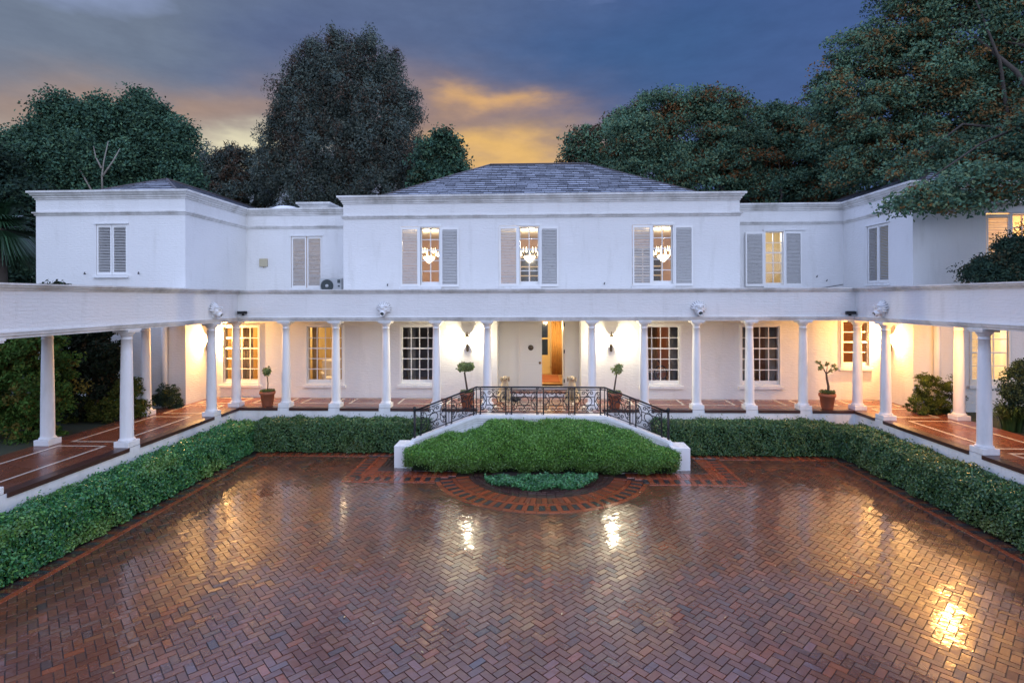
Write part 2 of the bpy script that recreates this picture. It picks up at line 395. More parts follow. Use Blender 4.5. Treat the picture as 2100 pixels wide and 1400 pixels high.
# ------------------------------------------------------------------ terrace and its retaining wall
ter = MB()
YN = 1.0
def sheet(mb, x0, x1, y0, y1, z): mb.add([(x0, y0, z), (x1, y0, z), (x1, y1, z), (x0, y1, z)], [(0, 1, 2, 3)])
sheet(ter, -XT, XT, D, YW+.05, T); sheet(ter, -1.58, 1.58, YW+.05, 21.4, T)
for sx in (-1, 1):
    a, b = sorted((sx*XE, sx*13.1)); sheet(ter, a, b, YN, D, T)
    a, b = sorted((sx*XT, sx*13.1)); sheet(ter, a, b, D, YT, T)
terrace = ter.build('terrace', 'red_tile'); tag(terrace, kind='structure')
st = MB(); sw = .075
def ring(x0, x1, y0, y1):
    z = T+.004
    sheet(st, x0, x1, y0, y0+sw, z); sheet(st, x0, x1, y1-sw, y1, z); sheet(st, x0, x0+sw, y0+sw, y1-sw, z); sheet(st, x1-sw, x1, y0+sw, y1-sw, z)
colx = [1.8, 3.57, 5.34, 7.11, 8.89, 10.66]
for sx in (-1, 1):
    for a, b in zip(colx[:-1], colx[1:]):
        p, q = sorted((sx*(a+.22), sx*(b-.22))); ring(p, q, 19.08, 20.12)
    p, q = sorted((sx*10.9, sx*12.45)); ring(p, q, 19.0, 20.12)
    p, q = sorted((sx*11.2, sx*12.5))
    for y0, y1 in ((17.27, 18.68), (13.75, 16.85), (10.1, 13.4), (6.4, 9.75), (2.6, 6.05)): ring(p, q, y0, y1)
ring(-1.58, 1.58, 18.55, 19.0); ring(-1.25, 1.25, 19.08, 19.45); ring(-1.25, 1.25, 19.6, 20.1)
st.build('marble_strip', 'marble', terrace)
ed = MB()
for sx in (-1, 1):
    ys = [YN, 9.6, 10.05, 13.2, 13.6, 16.82, 17.23, 18.3]
    for y0, y1 in zip(ys[:-1:2], ys[1::2]):
        a, b = sorted((sx*(XE-.03), sx*(XE+.24))); ed.box(a, b, y0, y1, T-.09, T+.006)
    xs = [10.5]+[v for c in colx[-2::-1] for v in (c+.2, c-.2)]+[1.6]
    xs = [10.44]+[v for c in (8.89, 7.11, 5.34, 3.57) for v in (c+.205, c-.205)]+[2.12]
    for x0, x1 in zip(xs[0::2], xs[1::2]):
        a, b = sorted((sx*x0, sx*x1)); ed.box(a, b, D-.03, D+.24, T-.09, T+.0065)
ed.build('brick_edge', 'dark_brick', terrace)
rw = MB()
for sx in (-1, 1):
    a, b = sorted((sx*XE, sx*(XE+.25))); rw.box(a, b, YN, D+.25, -.2, T-.003)
rw.box(-XE-.001, XE+.001, D, D+.3, -.2, T-.004)
tag(rw.build('retaining_wall', 'white_plaster'), 'long white plastered retaining wall below the raised colonnade floor, behind the hedges', 'wall')

# ------------------------------------------------------------------ house
house = empty('house', (0, 20, 0)); HM = Matrix.Translation((0, -20, 0))
tag(house, 'white two storey mansion with slate roofs, louvred shutters and lit windows around the courtyard', 'house')
def hb(mb, name, m, parent=None, bevel=0):
    o = mb.build(name, m, parent or house, bevel=bevel)
    if parent is None: o.location = (0, -20, 0)
    return o
fF = lambda Y: (lambda u, d, z: (u, Y+d, z))                 # walls facing the courtyard
fL = lambda u, d, z: (-XT-d, u, z)                           # left tower's inner side, u is y
fR = lambda u, d, z: (XT+d, u, z)
GW = [(-11.48, 1.3, 4), (-8.2, 1.3, 4), (-4.55, 1.3, 4), (4.55, 1.3, 4), (8.2, 1.3, 4)]   # ground floor sashes
gh = [(c-w_/2-.04, c+w_/2+.04, 1.84, 4.03) for c, w_, n in GW]
gh.append((11.64-.43-.04, 11.64+.43+.04, 2.55, 4.22)); gh.append((-1.58, 1.58, T-.01, 4.55))
UW = [-4.12, -.36, 4.63]
uh = [(c-.37-.76, c+.37, 5.56, 7.82) for c in UW]
wl = MB()
wl.wall(fF(YW), -XT, XT, T-.1, 4.98, gh)
wl.wall(fF(YW), -XC, XC, 4.98, 8.9, uh)
wl.wall(lambda u, d, z: (-XC+d, u, z), YW+.3, 30, 4.98, 8.9, []); wl.wall(lambda u, d, z: (XC-d, u, z), YW+.3, 30, 4.98, 8.9, [])
wl.wall(fF(YR), -XT, -XC, 4.98, 8.9, [(-10.68, -9.32, 5.58, 7.80)]); wl.wall(fF(YR), XC, XT, 4.98, 8.9, [(9.47, 10.20, 5.62, 7.86)])
lw = [(-15.95, -14.80, 5.97, 7.80)]
wl.wall(fF(YT), -18.2, -XT, 1.0, 8.9, lw); wl.wall(fL, YT+.3, 32, 1.0, 8.9, [])
rwh = [(19.93, 21.22, 5.62, 7.80)]
tfw = [(15.05, 16.75, 5.7, 7.9), (14.55, 15.75, 2.15, 4.15)]
wl.wall(fR, YT+.3, 32, 1.0, 8.9, rwh); wl.wall(fF(YT), XT, 18.2, 1.0, 8.9, tfw)
wl.wall(lambda u, d, z: (-18.2+d, u, z), YT+.3, 32, 1, 8.9, []); wl.wall(lambda u, d, z: (18.2-d, u, z), YT+.3, 32, 1, 8.9, [])
# door recess cheeks and back
wl.wall(lambda u, d, z: (-1.58-d, u, z), YW+.3, 21.5, T, 4.55, [], .2); wl.wall(lambda u, d, z: (1.58+d, u, z), YW+.3, 21.5, T, 4.55, [], .2)
hb(wl, 'wall', 'white_brick')
# cornices and band courses
cn = MB()
def profile_run(mb, pts, closed, prof):
    """sweep a moulding (projection, z) along a plan polyline; projection is to the left of travel"""
    P = [Vector((x, y)) for x, y in pts]; n = len(P); offs = []
    for i in range(n):
        ds = []
        if i > 0 or closed: ds.append((P[i]-P[i-1]).normalized())
        if i < n-1 or closed: ds.append((P[(i+1) % n]-P[i]).normalized())
        ns = [Vector((d.y, -d.x)) for d in ds]
        o = ns[0] if len(ns) == 1 else (ns[0]+ns[1])/(1+ns[0].dot(ns[1]))
        offs.append(o)
    m = len(prof); vs = [(P[i].x+offs[i].x*a, P[i].y+offs[i].y*a, z) for i in range(n) for a, z in prof]; fs = []
    for i in range(n if closed else n-1):
        j = (i+1) % n
        for k in range(m): fs.append((i*m+k, j*m+k, j*m+(k+1) % m, i*m+(k+1) % m))
    if not closed: fs += [tuple(range(m)), tuple(range((n-1)*m, n*m))[::-1]]
    mb.add(vs, fs)
CORN = [(-.32, 8.70), (.03, 8.70), (.03, 8.76), (.07, 8.77), (.07, 8.82), (.12, 8.85), (.15, 8.91), (.20, 8.93), (.20, 9.0), (-.32, 9.0)]
BAND = [(-.02, 8.12), (.03, 8.13), (.05, 8.19), (.09, 8.21), (.09, 8.25), (-.02, 8.27)]
e = .002
runs = [[(-XC, 29), (-XC, YW), (XC, YW), (XC, 29)], [(-18.2, 32), (-18.2, YT), (-XT, YT), (-XT, YR), (-XC-.0, YR)], [(XC, YR), (XT, YR), (XT, YT), (18.2, YT), (18.2, 32)]]
for r in runs: profile_run(cn, r, False, CORN); profile_run(cn, r, False, BAND)
hb(cn, 'cornice', 'weathered_trim')
# flat roofs (behind parapets) and recess roof
fr = MB(); fr.box(-XT, XT, 18.75, YR, 4.90, 4.975); fr.box(-XT-.0, -XC, YR+.3, 32, 8.35, 8.45); fr.box(XC, XT, YR+.3, 32, 8.35, 8.45); hb(fr, 'flat_roof', 'weathered_trim')
def slate_slope(V, Q, C, e0, e1, r0, r1, pitch=.27, wd=.42):
    e0, e1, r0, r1 = [np.array(p, float) for p in (e0, e1, r0, r1)]
    sl = np.linalg.norm((r0+r1)/2-(e0+e1)/2); n = int(sl/pitch)
    nrm = np.cross(e1-e0, (r0+r1)/2-(e0+e1)/2); nrm /= np.linalg.norm(nrm); nrm *= np.sign(nrm[2])
    for k in range(n):
        t0, t1 = k/n, min(1, (k+1.12)/n); a0, b0 = e0+(r0-e0)*t0, e1+(r1-e1)*t0; a1, b1 = e0+(r0-e0)*t1, e1+(r1-e1)*t1
        L = np.linalg.norm(b0-a0); m = max(1, int(L/wd)); off = RS.uniform(0, .9)
        cuts = np.clip((np.arange(m+2)-off+RS.uniform(-.12, .12, m+2))/m, 0, 1)
        for i in range(m+1):
            s0, s1 = cuts[i], cuts[i+1]-.012/L*1.2
            if s1-s0 < .02/max(L, .1): continue
            lift = .06+RS.uniform(-.008, .012)
            def pt(s, t, hgt, a, b):
                return a+(b-a)*s+nrm*hgt
            L1 = np.linalg.norm(b1-a1)+1e-6; 
            # keep the slates square to the slope: same offset along the eave on the upper edge
            dirn = (e1-e0)/np.linalg.norm(e1-e0)
            p0 = a0+dirn*L*s0; p1 = a0+dirn*L*s1
            up = ((r0+r1)/2-(e0+e1)/2); up = up-dirn*up.dot(dirn); up = up/np.linalg.norm(up)*np.linalg.norm(up)*(t1-t0)
            q0, q1 = p0+up, p1+up
            lo, hi = (a1-a0).dot(dirn), L+(b1-b0).dot(dirn)
            u0, u1 = np.clip((q0-a0).dot(dirn), lo, hi), np.clip((q1-a0).dot(dirn), lo, hi)
            q0 = a0+dirn*u0+up; q1 = a0+dirn*u1+up
            b = len(V); V += [p0+nrm*lift, p1+nrm*lift, q1+nrm*.008, q0+nrm*.008, p0+nrm*(lift-.06), p1+nrm*(lift-.06)]
            g = RS.uniform(.8, 1.3); c = np.array((.50, .53, .60))*g if RS.rand() > .2 else np.array((.15, .165, .20))
            Q += [(b, b+1, b+2, b+3), (b+4, b+5, b+1, b)]; C += [c, np.array((.03, .033, .04))]
def hip_roof(x0, x1, y0, y1, ze, ra, rb, zr):
    V, Q, C = [], [], []; a, b, c, d = (x0, y0, ze), (x1, y0, ze), (x1, y1, ze), (x0, y1, ze); ra = (*ra, zr); rb = (*rb, zr)
    if abs(ra[1]-rb[1]) < 1e-6: fc = [(a, b, ra, rb), (b, c, rb, rb), (c, d, rb, ra), (d, a, ra, ra)]
    else: fc = [(a, b, ra, ra), (b, c, ra, rb), (c, d, rb, rb), (d, a, rb, ra)]
    for f_ in fc: slate_slope(V, Q, C, *f_)
    o = mesh_np('slate_roof', V, Q, C, 'wet_slate', house); o.location = (0, -20, 0)
    u = MB()
    dz = lambda p: (p[0], p[1], p[2]-.03)
    u.add([dz(p) for p in (a, b, c, d, ra, rb)], [(0, 1, 5, 4), (1, 2, 5), (2, 3, 4, 5), (3, 0, 4)] if abs(ra[1]-rb[1]) < 1e-6 else [(0, 1, 4), (1, 2, 5, 4), (2, 3, 5), (3, 0, 4, 5)]); x = u.build('roof_deck', 'black', o)
    rp = MB(); z = Vector((0, 0, .03))
    rp.tube([Vector(ra)+z, Vector(rb)+z], .06, 6)
    for p, q in (((a, ra), (b, rb), (c, rb), (d, ra)) if abs(ra[1]-rb[1]) < 1e-6 else ((a, ra), (b, ra), (c, rb), (d, rb))): rp.tube([Vector(p)+z, Vector(q)+z], .05, 5)
    rp.build('ridge_cap', 'wet_joint', o)
hip_roof(-7.2, 7.2, 20.55, 30.5, 8.72, (-2.25, 25.5), (2.3, 25.5), 11.42)
hip_roof(-18., -12.85, 18.95, 31, 8.75, (-15.25, 21.45), (-15.25, 28.5), 10.0)
hip_roof(12.85, 18., 18.95, 31, 8.75, (15.25, 21.45), (15.25, 28.5), 10.0)
ch = MB(); ch.box(-10.95, -9.75, 24.5, 25.6, 8.3, 9.38); cc = MB()
profile_run(cc, [(-10.95, 24.5), (-9.75, 24.5), (-9.75, 25.6), (-10.95, 25.6)], True, [(-.01, 9.27), (.05, 9.32), (.1, 9.42), (.2, 9.48), (.2, 9.56), (-.01, 9.56)]); cc.box(-10.93, -9.77, 24.52, 25.58, 9.38, 9.555)
chm = hb(ch, 'chimney', 'white_plaster'); cc.build('chimney_cap', 'weathered_trim', chm)
# --- windows
def sash_window(f, c, w_, cols, z0, z1, rows, top, sill=True, trim='white_paint', d=.07):
    """rows total, top = rows in the upper sash"""
    u0, u1 = c-w_/2, c+w_/2; fm = MB(); o_ = .105
    fm.bf(f, u0-o_, u0-.04, -.035, .03, z0-.19, z1+o_); fm.bf(f, u1+.04, u1+o_, -.035, .03, z0-.19, z1+o_); fm.bf(f, u0-.04, u1+.04, -.035, .03, z1+.04, z1+o_)
    fm.bf(f, u0-.04, u0, d-.05, d+.09, z0-.13, z1+.03); fm.bf(f, u1, u1+.04, d-.05, d+.09, z0-.13, z1+.03)
    fm.bf(f, u0-.04, u1+.04, -.03, d+.09, z0-.19, z0-.12)
    W = hb(fm, 'window', trim)
    sh = MB(); mu = .032; zm = z1-(z1-z0)*top/rows
    sh.bf(f, u0, u1, d, d+.05, z0-.12, z0); sh.bf(f, u0, u1, d-.02, d+.04, z1, z1+.04); sh.bf(f, u0, u1, d-.02, d+.05, zm-.025, zm+.025)
    for k in range(1, rows):
        z = z0+(z1-z0)*k/rows
        if abs(z-zm) > .05: sh.bf(f, u0, u1, d+.003, d+.035, z-mu/2, z+mu/2)
    for i in range(1, cols):
        u = u0+w_*i/cols; sh.bf(f, u-mu/2, u+mu/2, d+.001, d+.037, z0, z1)
    sh.build('sash', trim, W)
    gl = MB(); gl.add([f(u0, d+.02, z0), f(u1, d+.02, z0), f(u1, d+.02, z1), f(u0, d+.02, z1)], [(0, 1, 2, 3)]); gl.build('pane', 'window_glass', W)
    if sill:
        sl = MB(); sl.bf(f, u0-.17, u1+.17, -.11, .0, z0-.29, z0-.195); sl.build('sill', 'white_plaster', W)
    return W
for c, w_, n in GW: sash_window(fF(YW), c, w_, n, 2.0, 3.99, 5, 2)
sash_window(fF(YW), 11.64, .86, 2, 2.69, 4.18, 4, 2)
sash_window(fF(YT), 15.15, 1.12, 3, 2.3, 4.1, 4, 2, trim='cream_paint')
def upper_window(f, c, w_=.74, z0=5.68, z1=7.74, cols=2, rows=5, top=2):
    return sash_window(f, c, w_-.08, cols, z0+.05, z1, rows, top, sill=False, d=.1)
def shutter(f, u0, u1, z0, z1, d0=-.045, pitch=.056, label=None, ang=1):
    fm = MB(); s_ = .055
    fm.bf(f, u0, u0+s_, d0, d0+.045, z0, z1); fm.bf(f, u1-s_, u1, d0, d0+.045, z0, z1)
    fm.bf(f, u0+s_, u1-s_, d0+.002, d0+.043, z0, z0+.09); fm.bf(f, u0+s_, u1-s_, d0+.002, d0+.043, z1-.09, z1)
    o = hb(fm, 'shutter', 'white_paint'); sl = MB(); n = int((z1-z0-.18)/pitch); a = pitch*.36*ang
    for k in range(n):
        zc = z0+.09+(z1-z0-.18)*(k+.5)/n; dc = d0+.022; t = .003
        dz = RS.normal(0, .002)
        vs = [f(u, d_, z_+dz) for u in (u0+s_-.004, u1-s_+.004) for d_, z_ in ((dc-.024, zc-a-t), (dc+.024, zc+a-t), (dc+.024, zc+a+t), (dc-.024, zc-a+t))]
        sl.add(vs, [(0, 1, 2, 3), (7, 6, 5, 4), (0, 4, 5, 1), (1, 5, 6, 2), (2, 6, 7, 3), (3, 7, 4, 0)])
    sl.build('louvres', 'shutter_paint', o)
    if label: o['label'] = label
    return o
def trimmed(f, u0, u1, z0, z1, sill=True):
    m = MB(); m.bf(f, u0-.05, u1+.05, -.05, .0, z1+.005, z1+.05)
    hb(m, 'window_trim', 'white_plaster')
    if sill: hb(MB().bf(f, u0-.06, u1+.06, -.09, .0, z0-.10, z0-.02), 'sill', 'white_plaster')
for i, c in enumerate(UW):
    f = fF(YW); upper_window(f, c); fm = MB(); fm.bf(f, c-.43, c-.37, -.04, .25, 5.56, 7.82); fm.build('mullion', 'white_paint', hb(MB().bf(f, c-.43, c+.43, -.06, .0, 7.822, 7.87), 'window_trim', 'white_paint'))
    shutter(f, c-1.12, c-.43, 5.55, 7.80, label='louvred shutter with warm light behind its slats', ang=1.05); shutter(f, c+.42, c+1.10, 5.53, 7.78, d0=-.06, label='grey louvred shutter folded back on the wall', ang=1.12)
    m = MB(); m.bf(f, c-1.18, c+.44, -.10, .0, 5.45, 5.535); hb(m, 'sill', 'white_plaster')
f = fF(YR)
trimmed(f, -10.68, -9.32, 5.58, 7.80); shutter(f, -10.66, -10.02, 5.58, 7.79, d0=.02); shutter(f, -9.98, -9.34, 5.58, 7.79, d0=.02)
upper_window(f, 9.835, z0=5.66, z1=7.80); trimmed(f, 9.42, 11.05, 5.6, 7.88); shutter(f, 8.62, 9.36, 5.56, 7.82, d0=-.12, label='weathered grey shutter standing open', ang=1.12); shutter(f, 10.26, 10.95, 5.58, 7.84)
f = fF(YT); trimmed(f, -15.97, -14.78, 5.97, 7.80); shutter(f, -15.94, -15.385, 5.98, 7.79, d0=.02, ang=.72); shutter(f, -15.365, -14.81, 5.98, 7.79, d0=.02, ang=.72)
trimmed(fR, 19.91, 21.24, 5.62, 7.80); shutter(fR, 19.95, 20.565, 5.63, 7.79, d0=.02, ang=.7); shutter(fR, 20.585, 21.2, 5.63, 7.79, d0=.02, ang=.7)
f = fF(YT); upper_window(f, 16.3, .84, z0=5.75, z1=7.82); trimmed(f, 15.05, 16.75, 5.7, 7.9); shutter(f, 15.08, 15.84, 5.72, 7.86, d0=.02)
# --- front door
YD = 21.15
dr = MB(); ft = 4.5
dr.box(-1.58, -.83, YD, YD+.1, T, ft); dr.box(1.09, 1.58, YD, YD+.1, T, ft)            # side panels
dr.box(-.83, -.76, YD-.04, YD+.06, T+.26, ft); dr.box(1.02, 1.09, YD-.04, YD+.06, T+.26, ft); dr.box(-1.58, 1.58, YD+.001, YD+.099, ft, ft+.2)
for x in (-1.2,): dr.box(x-.012, x+.012, YD-.012, YD, T+.3, ft)
door = hb(dr, 'door_surround', 'cream_paint')
lf = MB(); lf.box(-.755, .125, YD-.01, YD+.045, T+.28, ft)
for z0, z1 in ((T+.42, 2.42), (2.52, 3.42), (3.52, 4.3)):
    for a in ((-.62, 0, z0, z0+.02), (-.62, 0, z1-.02, z1), (-.62, -.6, z0+.02, z1-.02), (-.02, 0, z0+.02, z1-.02)): lf.box(a[0], a[1], YD-.022, YD-.01, a[2], a[3])
leaf = hb(lf, 'door', 'cream_paint'); leaf['label'] = 'closed cream panelled door leaf with bronze knocker'
kk = MB(); kk.lathe([(.02, 0), (.105, .0), (.11, .02), (.085, .035), (.05, .03), (.03, .045), (.0, .05)], 20); kn = kk.build('knocker', 'bronze', leaf, (-.31, YD-.012, 3.15)); kn.rotation_euler = (PI/2, 0, 0)
kk = MB(); kk.lathe([(.05, 0), (.05, .01), (.02, .015), (.02, .03), (.045, .05), (.03, .075), (0, .08)], 16); kn = kk.build('knob', 'brass', leaf, (.05, YD-.012, 2.55)); kn.rotation_euler = (PI/2, 0, 0)
lf = MB(); lf.box(.96, 1.01, YD+.05, YD+.95, T+.28, ft); l2 = hb(lf, 'door', 'cream_paint'); l2['label'] = 'open door leaf swung into the hall'
for z in (1.85, 3.0, 4.05): MB().box(.975, 1.02, YD-.055, YD-.04, z-.07, z+.07).build('hinge', 'black', l2)
stp = MB(); stp.box(-1.1, 1.25, 20.55, YD-.04, T, T+.15); stp.box(-.84, 1.1, YD-.06, 22, T+.10, T+.27); hb(stp, 'door_step', 'white_plaster')
stp = MB(); stp.box(-1.12, 1.27, 20.52, YD-.05, T+.151, T+.20); hb(stp, 'step_tread', 'red_tile')
# downpipes at the tower faces
for sx in (-1, 1):
    p = MB(); p.tube([(sx*13.35, YT-.12, 1.2), (sx*13.35, YT-.12, 4.9)], .1, 12); hb(p, 'downpipe', 'white_plaster')
# --- rooms behind the windows
def room(x0, x1, y0, y1, z0, z1, wm, floor='parquet', ceil='ceiling_cream'):
    m = MB(); m.add([(x0, y1, z0), (x1, y1, z0), (x1, y1, z1), (x0, y1, z1), (x0, y0, z0), (x1, y0, z0), (x1, y0, z1), (x0, y0, z1)], [(0, 1, 2, 3), (0, 3, 7, 4), (1, 5, 6, 2)]); o = hb(m, 'room', wm)
    m = MB(); m.add([(x0, y0, z0), (x1, y0, z0), (x1, y1, z0), (x0, y1, z0)], [(0, 1, 2, 3)]); m.build('room_floor', floor, o)
    m = MB(); m.add([(x0, y0, z1), (x1, y0, z1), (x1, y1, z1), (x0, y1, z1)], [(0, 1, 2, 3)]); m.build('room_ceiling', ceil, o)
    return o
def lamp(x, y, z, p, col, r=.08):
    l = bpy.data.lights.new('room_light', 'POINT'); l.energy = p; l.color = col; l.shadow_soft_size = r
    o = bpy.data.objects.new('room_light', l); o.location = (x, y, z); COL.objects.link(o); return o
WARM = (1, .74, .42); AMBER = (1, .56, .22); WHITE = (1, .88, .66)
g0, g1 = YW+.31, 25.2
room(-12.6, -9.9, g0, g1, T+.1, 4.55, 'wall_gold'); lamp(-11.2, 22.6, 3.9, 130, AMBER)
room(-9.88, -6.3, g0, g1, T+.1, 4.55, 'wall_gold'); lamp(-8.4, 22.4, 4.0, 125, WARM)
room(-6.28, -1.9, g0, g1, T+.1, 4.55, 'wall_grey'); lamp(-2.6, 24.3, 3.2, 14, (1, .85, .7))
room(-1.76, 1.76, 21.55, 28, T+.27, 4.5, 'wall_cream'); lamp(.4, 22.9, 3.9, 150, WARM); lamp(.5, 26.2, 3.9, 60, WARM)
room(1.9, 6.28, g0, g1, T+.1, 4.55, 'wall_rose'); lamp(4.2, 23.6, 3.3, 26, AMBER)
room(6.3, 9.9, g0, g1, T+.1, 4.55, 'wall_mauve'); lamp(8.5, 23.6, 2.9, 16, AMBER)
room(9.92, 12.6, g0, g1, T+.1, 4.55, 'wall_gold'); lamp(11.3, 22.3, 3.6, 40, AMBER)
room(-7.1, 7.1, YW+.31, 26.2, 5.2, 7.95, 'wall_blush')
room(-12.6, -7.6, YR+.31, 26.2, 5.2, 8.3, 'wall_cream'); lamp(-10.2, 24.6, 7.2, 30, WARM)
room(7.6, 12.6, YR+.31, 26.0, 5.2, 8.3, 'wall_cream'); lamp(9.3, 24.4, 7.8, 110, WHITE)
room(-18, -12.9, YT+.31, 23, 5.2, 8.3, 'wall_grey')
room(12.97, 18, YT+.31, 23, 5.2, 8.3, 'wall_gold'); lamp(14.2, 21.2, 5.9, 110, AMBER, .15); lamp(16.2, 20.6, 6.8, 240, AMBER, .15)
room(12.97, 18, YT+.31, 22, T, 4.5, 'wall_gold'); lamp(15.3, 20.3, 3.5, 330, WARM)
# far windows of the upper saloon, glimpsed through the front ones
for c in UW:
    px = c+.42; y = 26.1; m = MB()
    for i in range(5): m.box(px-.9+.45*i-.03, px-.9+.45*i+.03, y-.06, y, 5.3, 7.5)
    for k in range(6): m.box(px-.93, px+.93, y-.055, y-.005, 5.3+.44*k-.03, 5.3+.44*k+.03)
    o = hb(m, 'far_window', 'cream_paint'); m = MB(); m.add([(px-.9, y, 5.3), (px+.9, y, 5.3), (px+.9, y, 7.5), (px-.9, y, 7.5)], [(0, 1, 2, 3)]); m.build('pane', 'dim_glass', o); o.location.y += -.02
    q = MB(); q.tube([(0, 0, .0), (0, 0, 1.25)], .012, 6)
    cxp = at({0: 880, 1: 1086, 2: 1360}[UW.index(c)], 520, 22.3).x; ch_ = empty('chandelier', (cxp, 22.3, 6.80)); tag(ch_, {0: 'glowing chandelier seen through the upstairs window nearest the air conditioner', 1: 'glowing chandelier seen through the upstairs window above the front door', 2: 'glowing chandelier seen through the upstairs window nearest the open grey shutter'}[UW.index(c)], 'chandelier', 'chandeliers upstairs')
    q.build('stem', 'brass', ch_); q = MB(); b = MB()
    for i in range(12):
        a = 2*PI*i/12; r = .40 if i % 2 else .26; zz = .05 if i % 2 else .2
        q.tube([(0, 0, .1), (r*.5*math.cos(a), r*.5*math.sin(a), -.08), (r*math.cos(a), r*math.sin(a), zz)], .012, 5)
        b.lathe([(.02, 0), (.035, .04), (.02, .12), (.003, .22)], 8, (r*math.cos(a), r*math.sin(a), zz))
    q.build('arms', 'brass', ch_); b.build('bulbs', 'bulb_candle', ch_)
    d_ = MB(); d_.lathe([(.01, -.24), (.08, -.2), (.18, -.1), (.25, -.02), (.24, .03), (.2, .05), (.02, .05)], 16); d_.build('crystal_bowl', 'bulb_candle', ch_)
    lamp(cxp, 22.3, 7.3, 115, (1, .84, .6), .2)

# ------------------------------------------------------------------ colonnade
colon = empty('colonnade', (0, 18.5, 0)); tag(colon, 'white colonnade with plain entablature wrapping three sides of the courtyard', 'colonnade')
def cb(mb, name, m, bevel=0):
    o = mb.build(name, m, colon, bevel=bevel); o.location = (0, -18.5, 0); return o
path = [(-XE-.06, 1.0), (-XE-.06, D+.06), (XE+.06, D+.06), (XE+.06, 1.0)]
en = MB(); profile_run(en, path, False, [(-.36, 4.44), (0, 4.44), (0, 5.27), (-.36, 5.27)]); cb(en, 'frieze', 'white_brick')
en = MB(); profile_run(en, path, False, [(-.40, 4.31), (.03, 4.31), (.03, 4.36), (.06, 4.37), (.06, 4.42), (.08, 4.425), (.08, 4.447), (-.40, 4.447)]); cb(en, 'architrave', 'weathered_trim')
en = MB(); profile_run(en, path, False, [(-.42, 5.262), (.02, 5.262), (.04, 5.31), (.08, 5.325), (.08, 5.36), (.12, 5.37), (.12, 5.41), (-.42, 5.41)]); cb(en, 'cornice', 'weathered_trim')
cl = MB()
for sx in (-1, 1):
    a, b = sorted((sx*(XE+.4), sx*13.05)); cl.box(a, b, 1, 18.7, 4.5, 4.9)
    a, b = sorted((sx*12.72, sx*13.12)); cl.box(a, b, 1, 18.68, 4.31, 5.1)
cl.box(-XT, XT, 18.72, YW, 4.5, 4.88); cb(cl, 'ceiling', 'white_plaster')
def make_column(hgt):
    pl = MB(); pl.box(-.2, .2, -.2, .2, 0, .15); s_ = MB()
    prof = [(.185, .15), (.19, .165), (.185, .19), (.162, .20), (.155, .23), (.152, .30)]
    for k in range(1, 9): t = k/8; prof.append((.152-.033*t**1.6, .30+(hgt-.30-.26)*t))
    prof += [(.13, hgt-.255), (.13, hgt-.235), (.12, hgt-.23), (.12, hgt-.17), (.135, hgt-.165), (.14, hgt-.145), (.175, hgt-.10), (.18, hgt-.075)]
    s_.lathe(prof, 24); c_ = MB(); c_.box(-.205, .205, -.205, .205, hgt-.075, hgt-.03); c_.box(-.225, .225, -.225, .225, hgt-.031, hgt)
    r = s_.build('column', 'white_plaster', colon); p = pl.build('plinth', 'white_plaster', r, bevel=.012); c = c_.build('capital', 'white_plaster', r); return r
proto = make_column(4.312-T); first = [True]
def put_col(x, y):
    o = proto if first[0] else copy_tree(proto, colon); first[0] = False; o.location = (x, y-18.5, T)
for sx in (-1, 1):
    for c in colx[:-1]: put_col(sx*c, D+.2)
    put_col(sx*10.71, 18.55)
    for y in (17.03, 13.40, 9.8, 6.2, 2.8): put_col(sx*(XE+.2), y)
    for y in (17.05, 13.5, 9.9, 6.3): put_col(sx*12.88, y)

# ------------------------------------------------------------------ staircase
stair = empty('entrance_staircase', (0, 16.5, 0)); tag(stair, 'white double flight entrance stair with square end piers behind the clipped bush', 'staircase')
def sb(mb, name, m, bevel=0):
    o = mb.build(name, m, stair, bevel=bevel); o.location = (0, -16.5, 0); return o
ys = 16.42; sl_ = .385
def prism(mb, poly, y0, y1):                       # polygon in x,z swept along y
    n = len(poly); mb.add([(x, y0, z) for x, z in poly]+[(x, y1, z) for x, z in poly], [tuple(range(n)), tuple(range(n, 2*n))[::-1]]+[(i, n+i, n+(i+1) % n, (i+1) % n) for i in range(n)])
zl = 1.40; wlk = [(-3.95, 0), (3.95, 0), (3.95, zl-1.98*sl_), (1.97, zl), (-1.97, zl), (-3.95, zl-1.98*sl_)]
m = MB(); prism(m, wlk, ys, ys+.24); sb(m, 'side_wall', 'white_plaster')
def coping(off0, th, y0, y1):
    top = [(-4.0, zl-2.03*sl_+off0), (-1.97, zl+off0), (1.97, zl+off0), (4.0, zl-2.03*sl_+off0)]
    return [(x, z) for x, z in top]+[(x, z+th) for x, z in top[::-1]]
m = MB(); prism(m, coping(.002, .10, 0, 0), ys-.07, ys+.30); prism(m, coping(-.07, .07, 0, 0), ys-.035, ys-.001); prism(m, coping(-.13, .03, 0, 0), ys-.02, ys-.0005); sb(m, 'coping', 'white_plaster', .02)
for sx in (-1, 1):
    a, b = sorted((sx*3.86, sx*4.40)); m = MB(); m.box(a, b, 15.97, 16.66, -.05, .66); sb(m, 'pier', 'white_plaster', .012)
    m = MB(); n = 8
    for k in range(n):
        a, b = sorted((sx*(2.1+.285*k), sx*(2.1+.285*(k+1)))); z1 = T-.164*(k+1)
        if z1 > .01: m.box(a, b, ys+.25, D-.002, -.1, z1)
    sb(m, 'flight', 'red_tile')
m = MB(); m.box(-2.1, 2.1, ys+.245, D+.0, .2, T-.005); sb(m, 'landing', 'white_plaster')
m = MB(); m.box(-2.1, 2.1, ys+.3, D+.02, T-.004, T+.002); sb(m, 'landing_floor', 'red_tile')
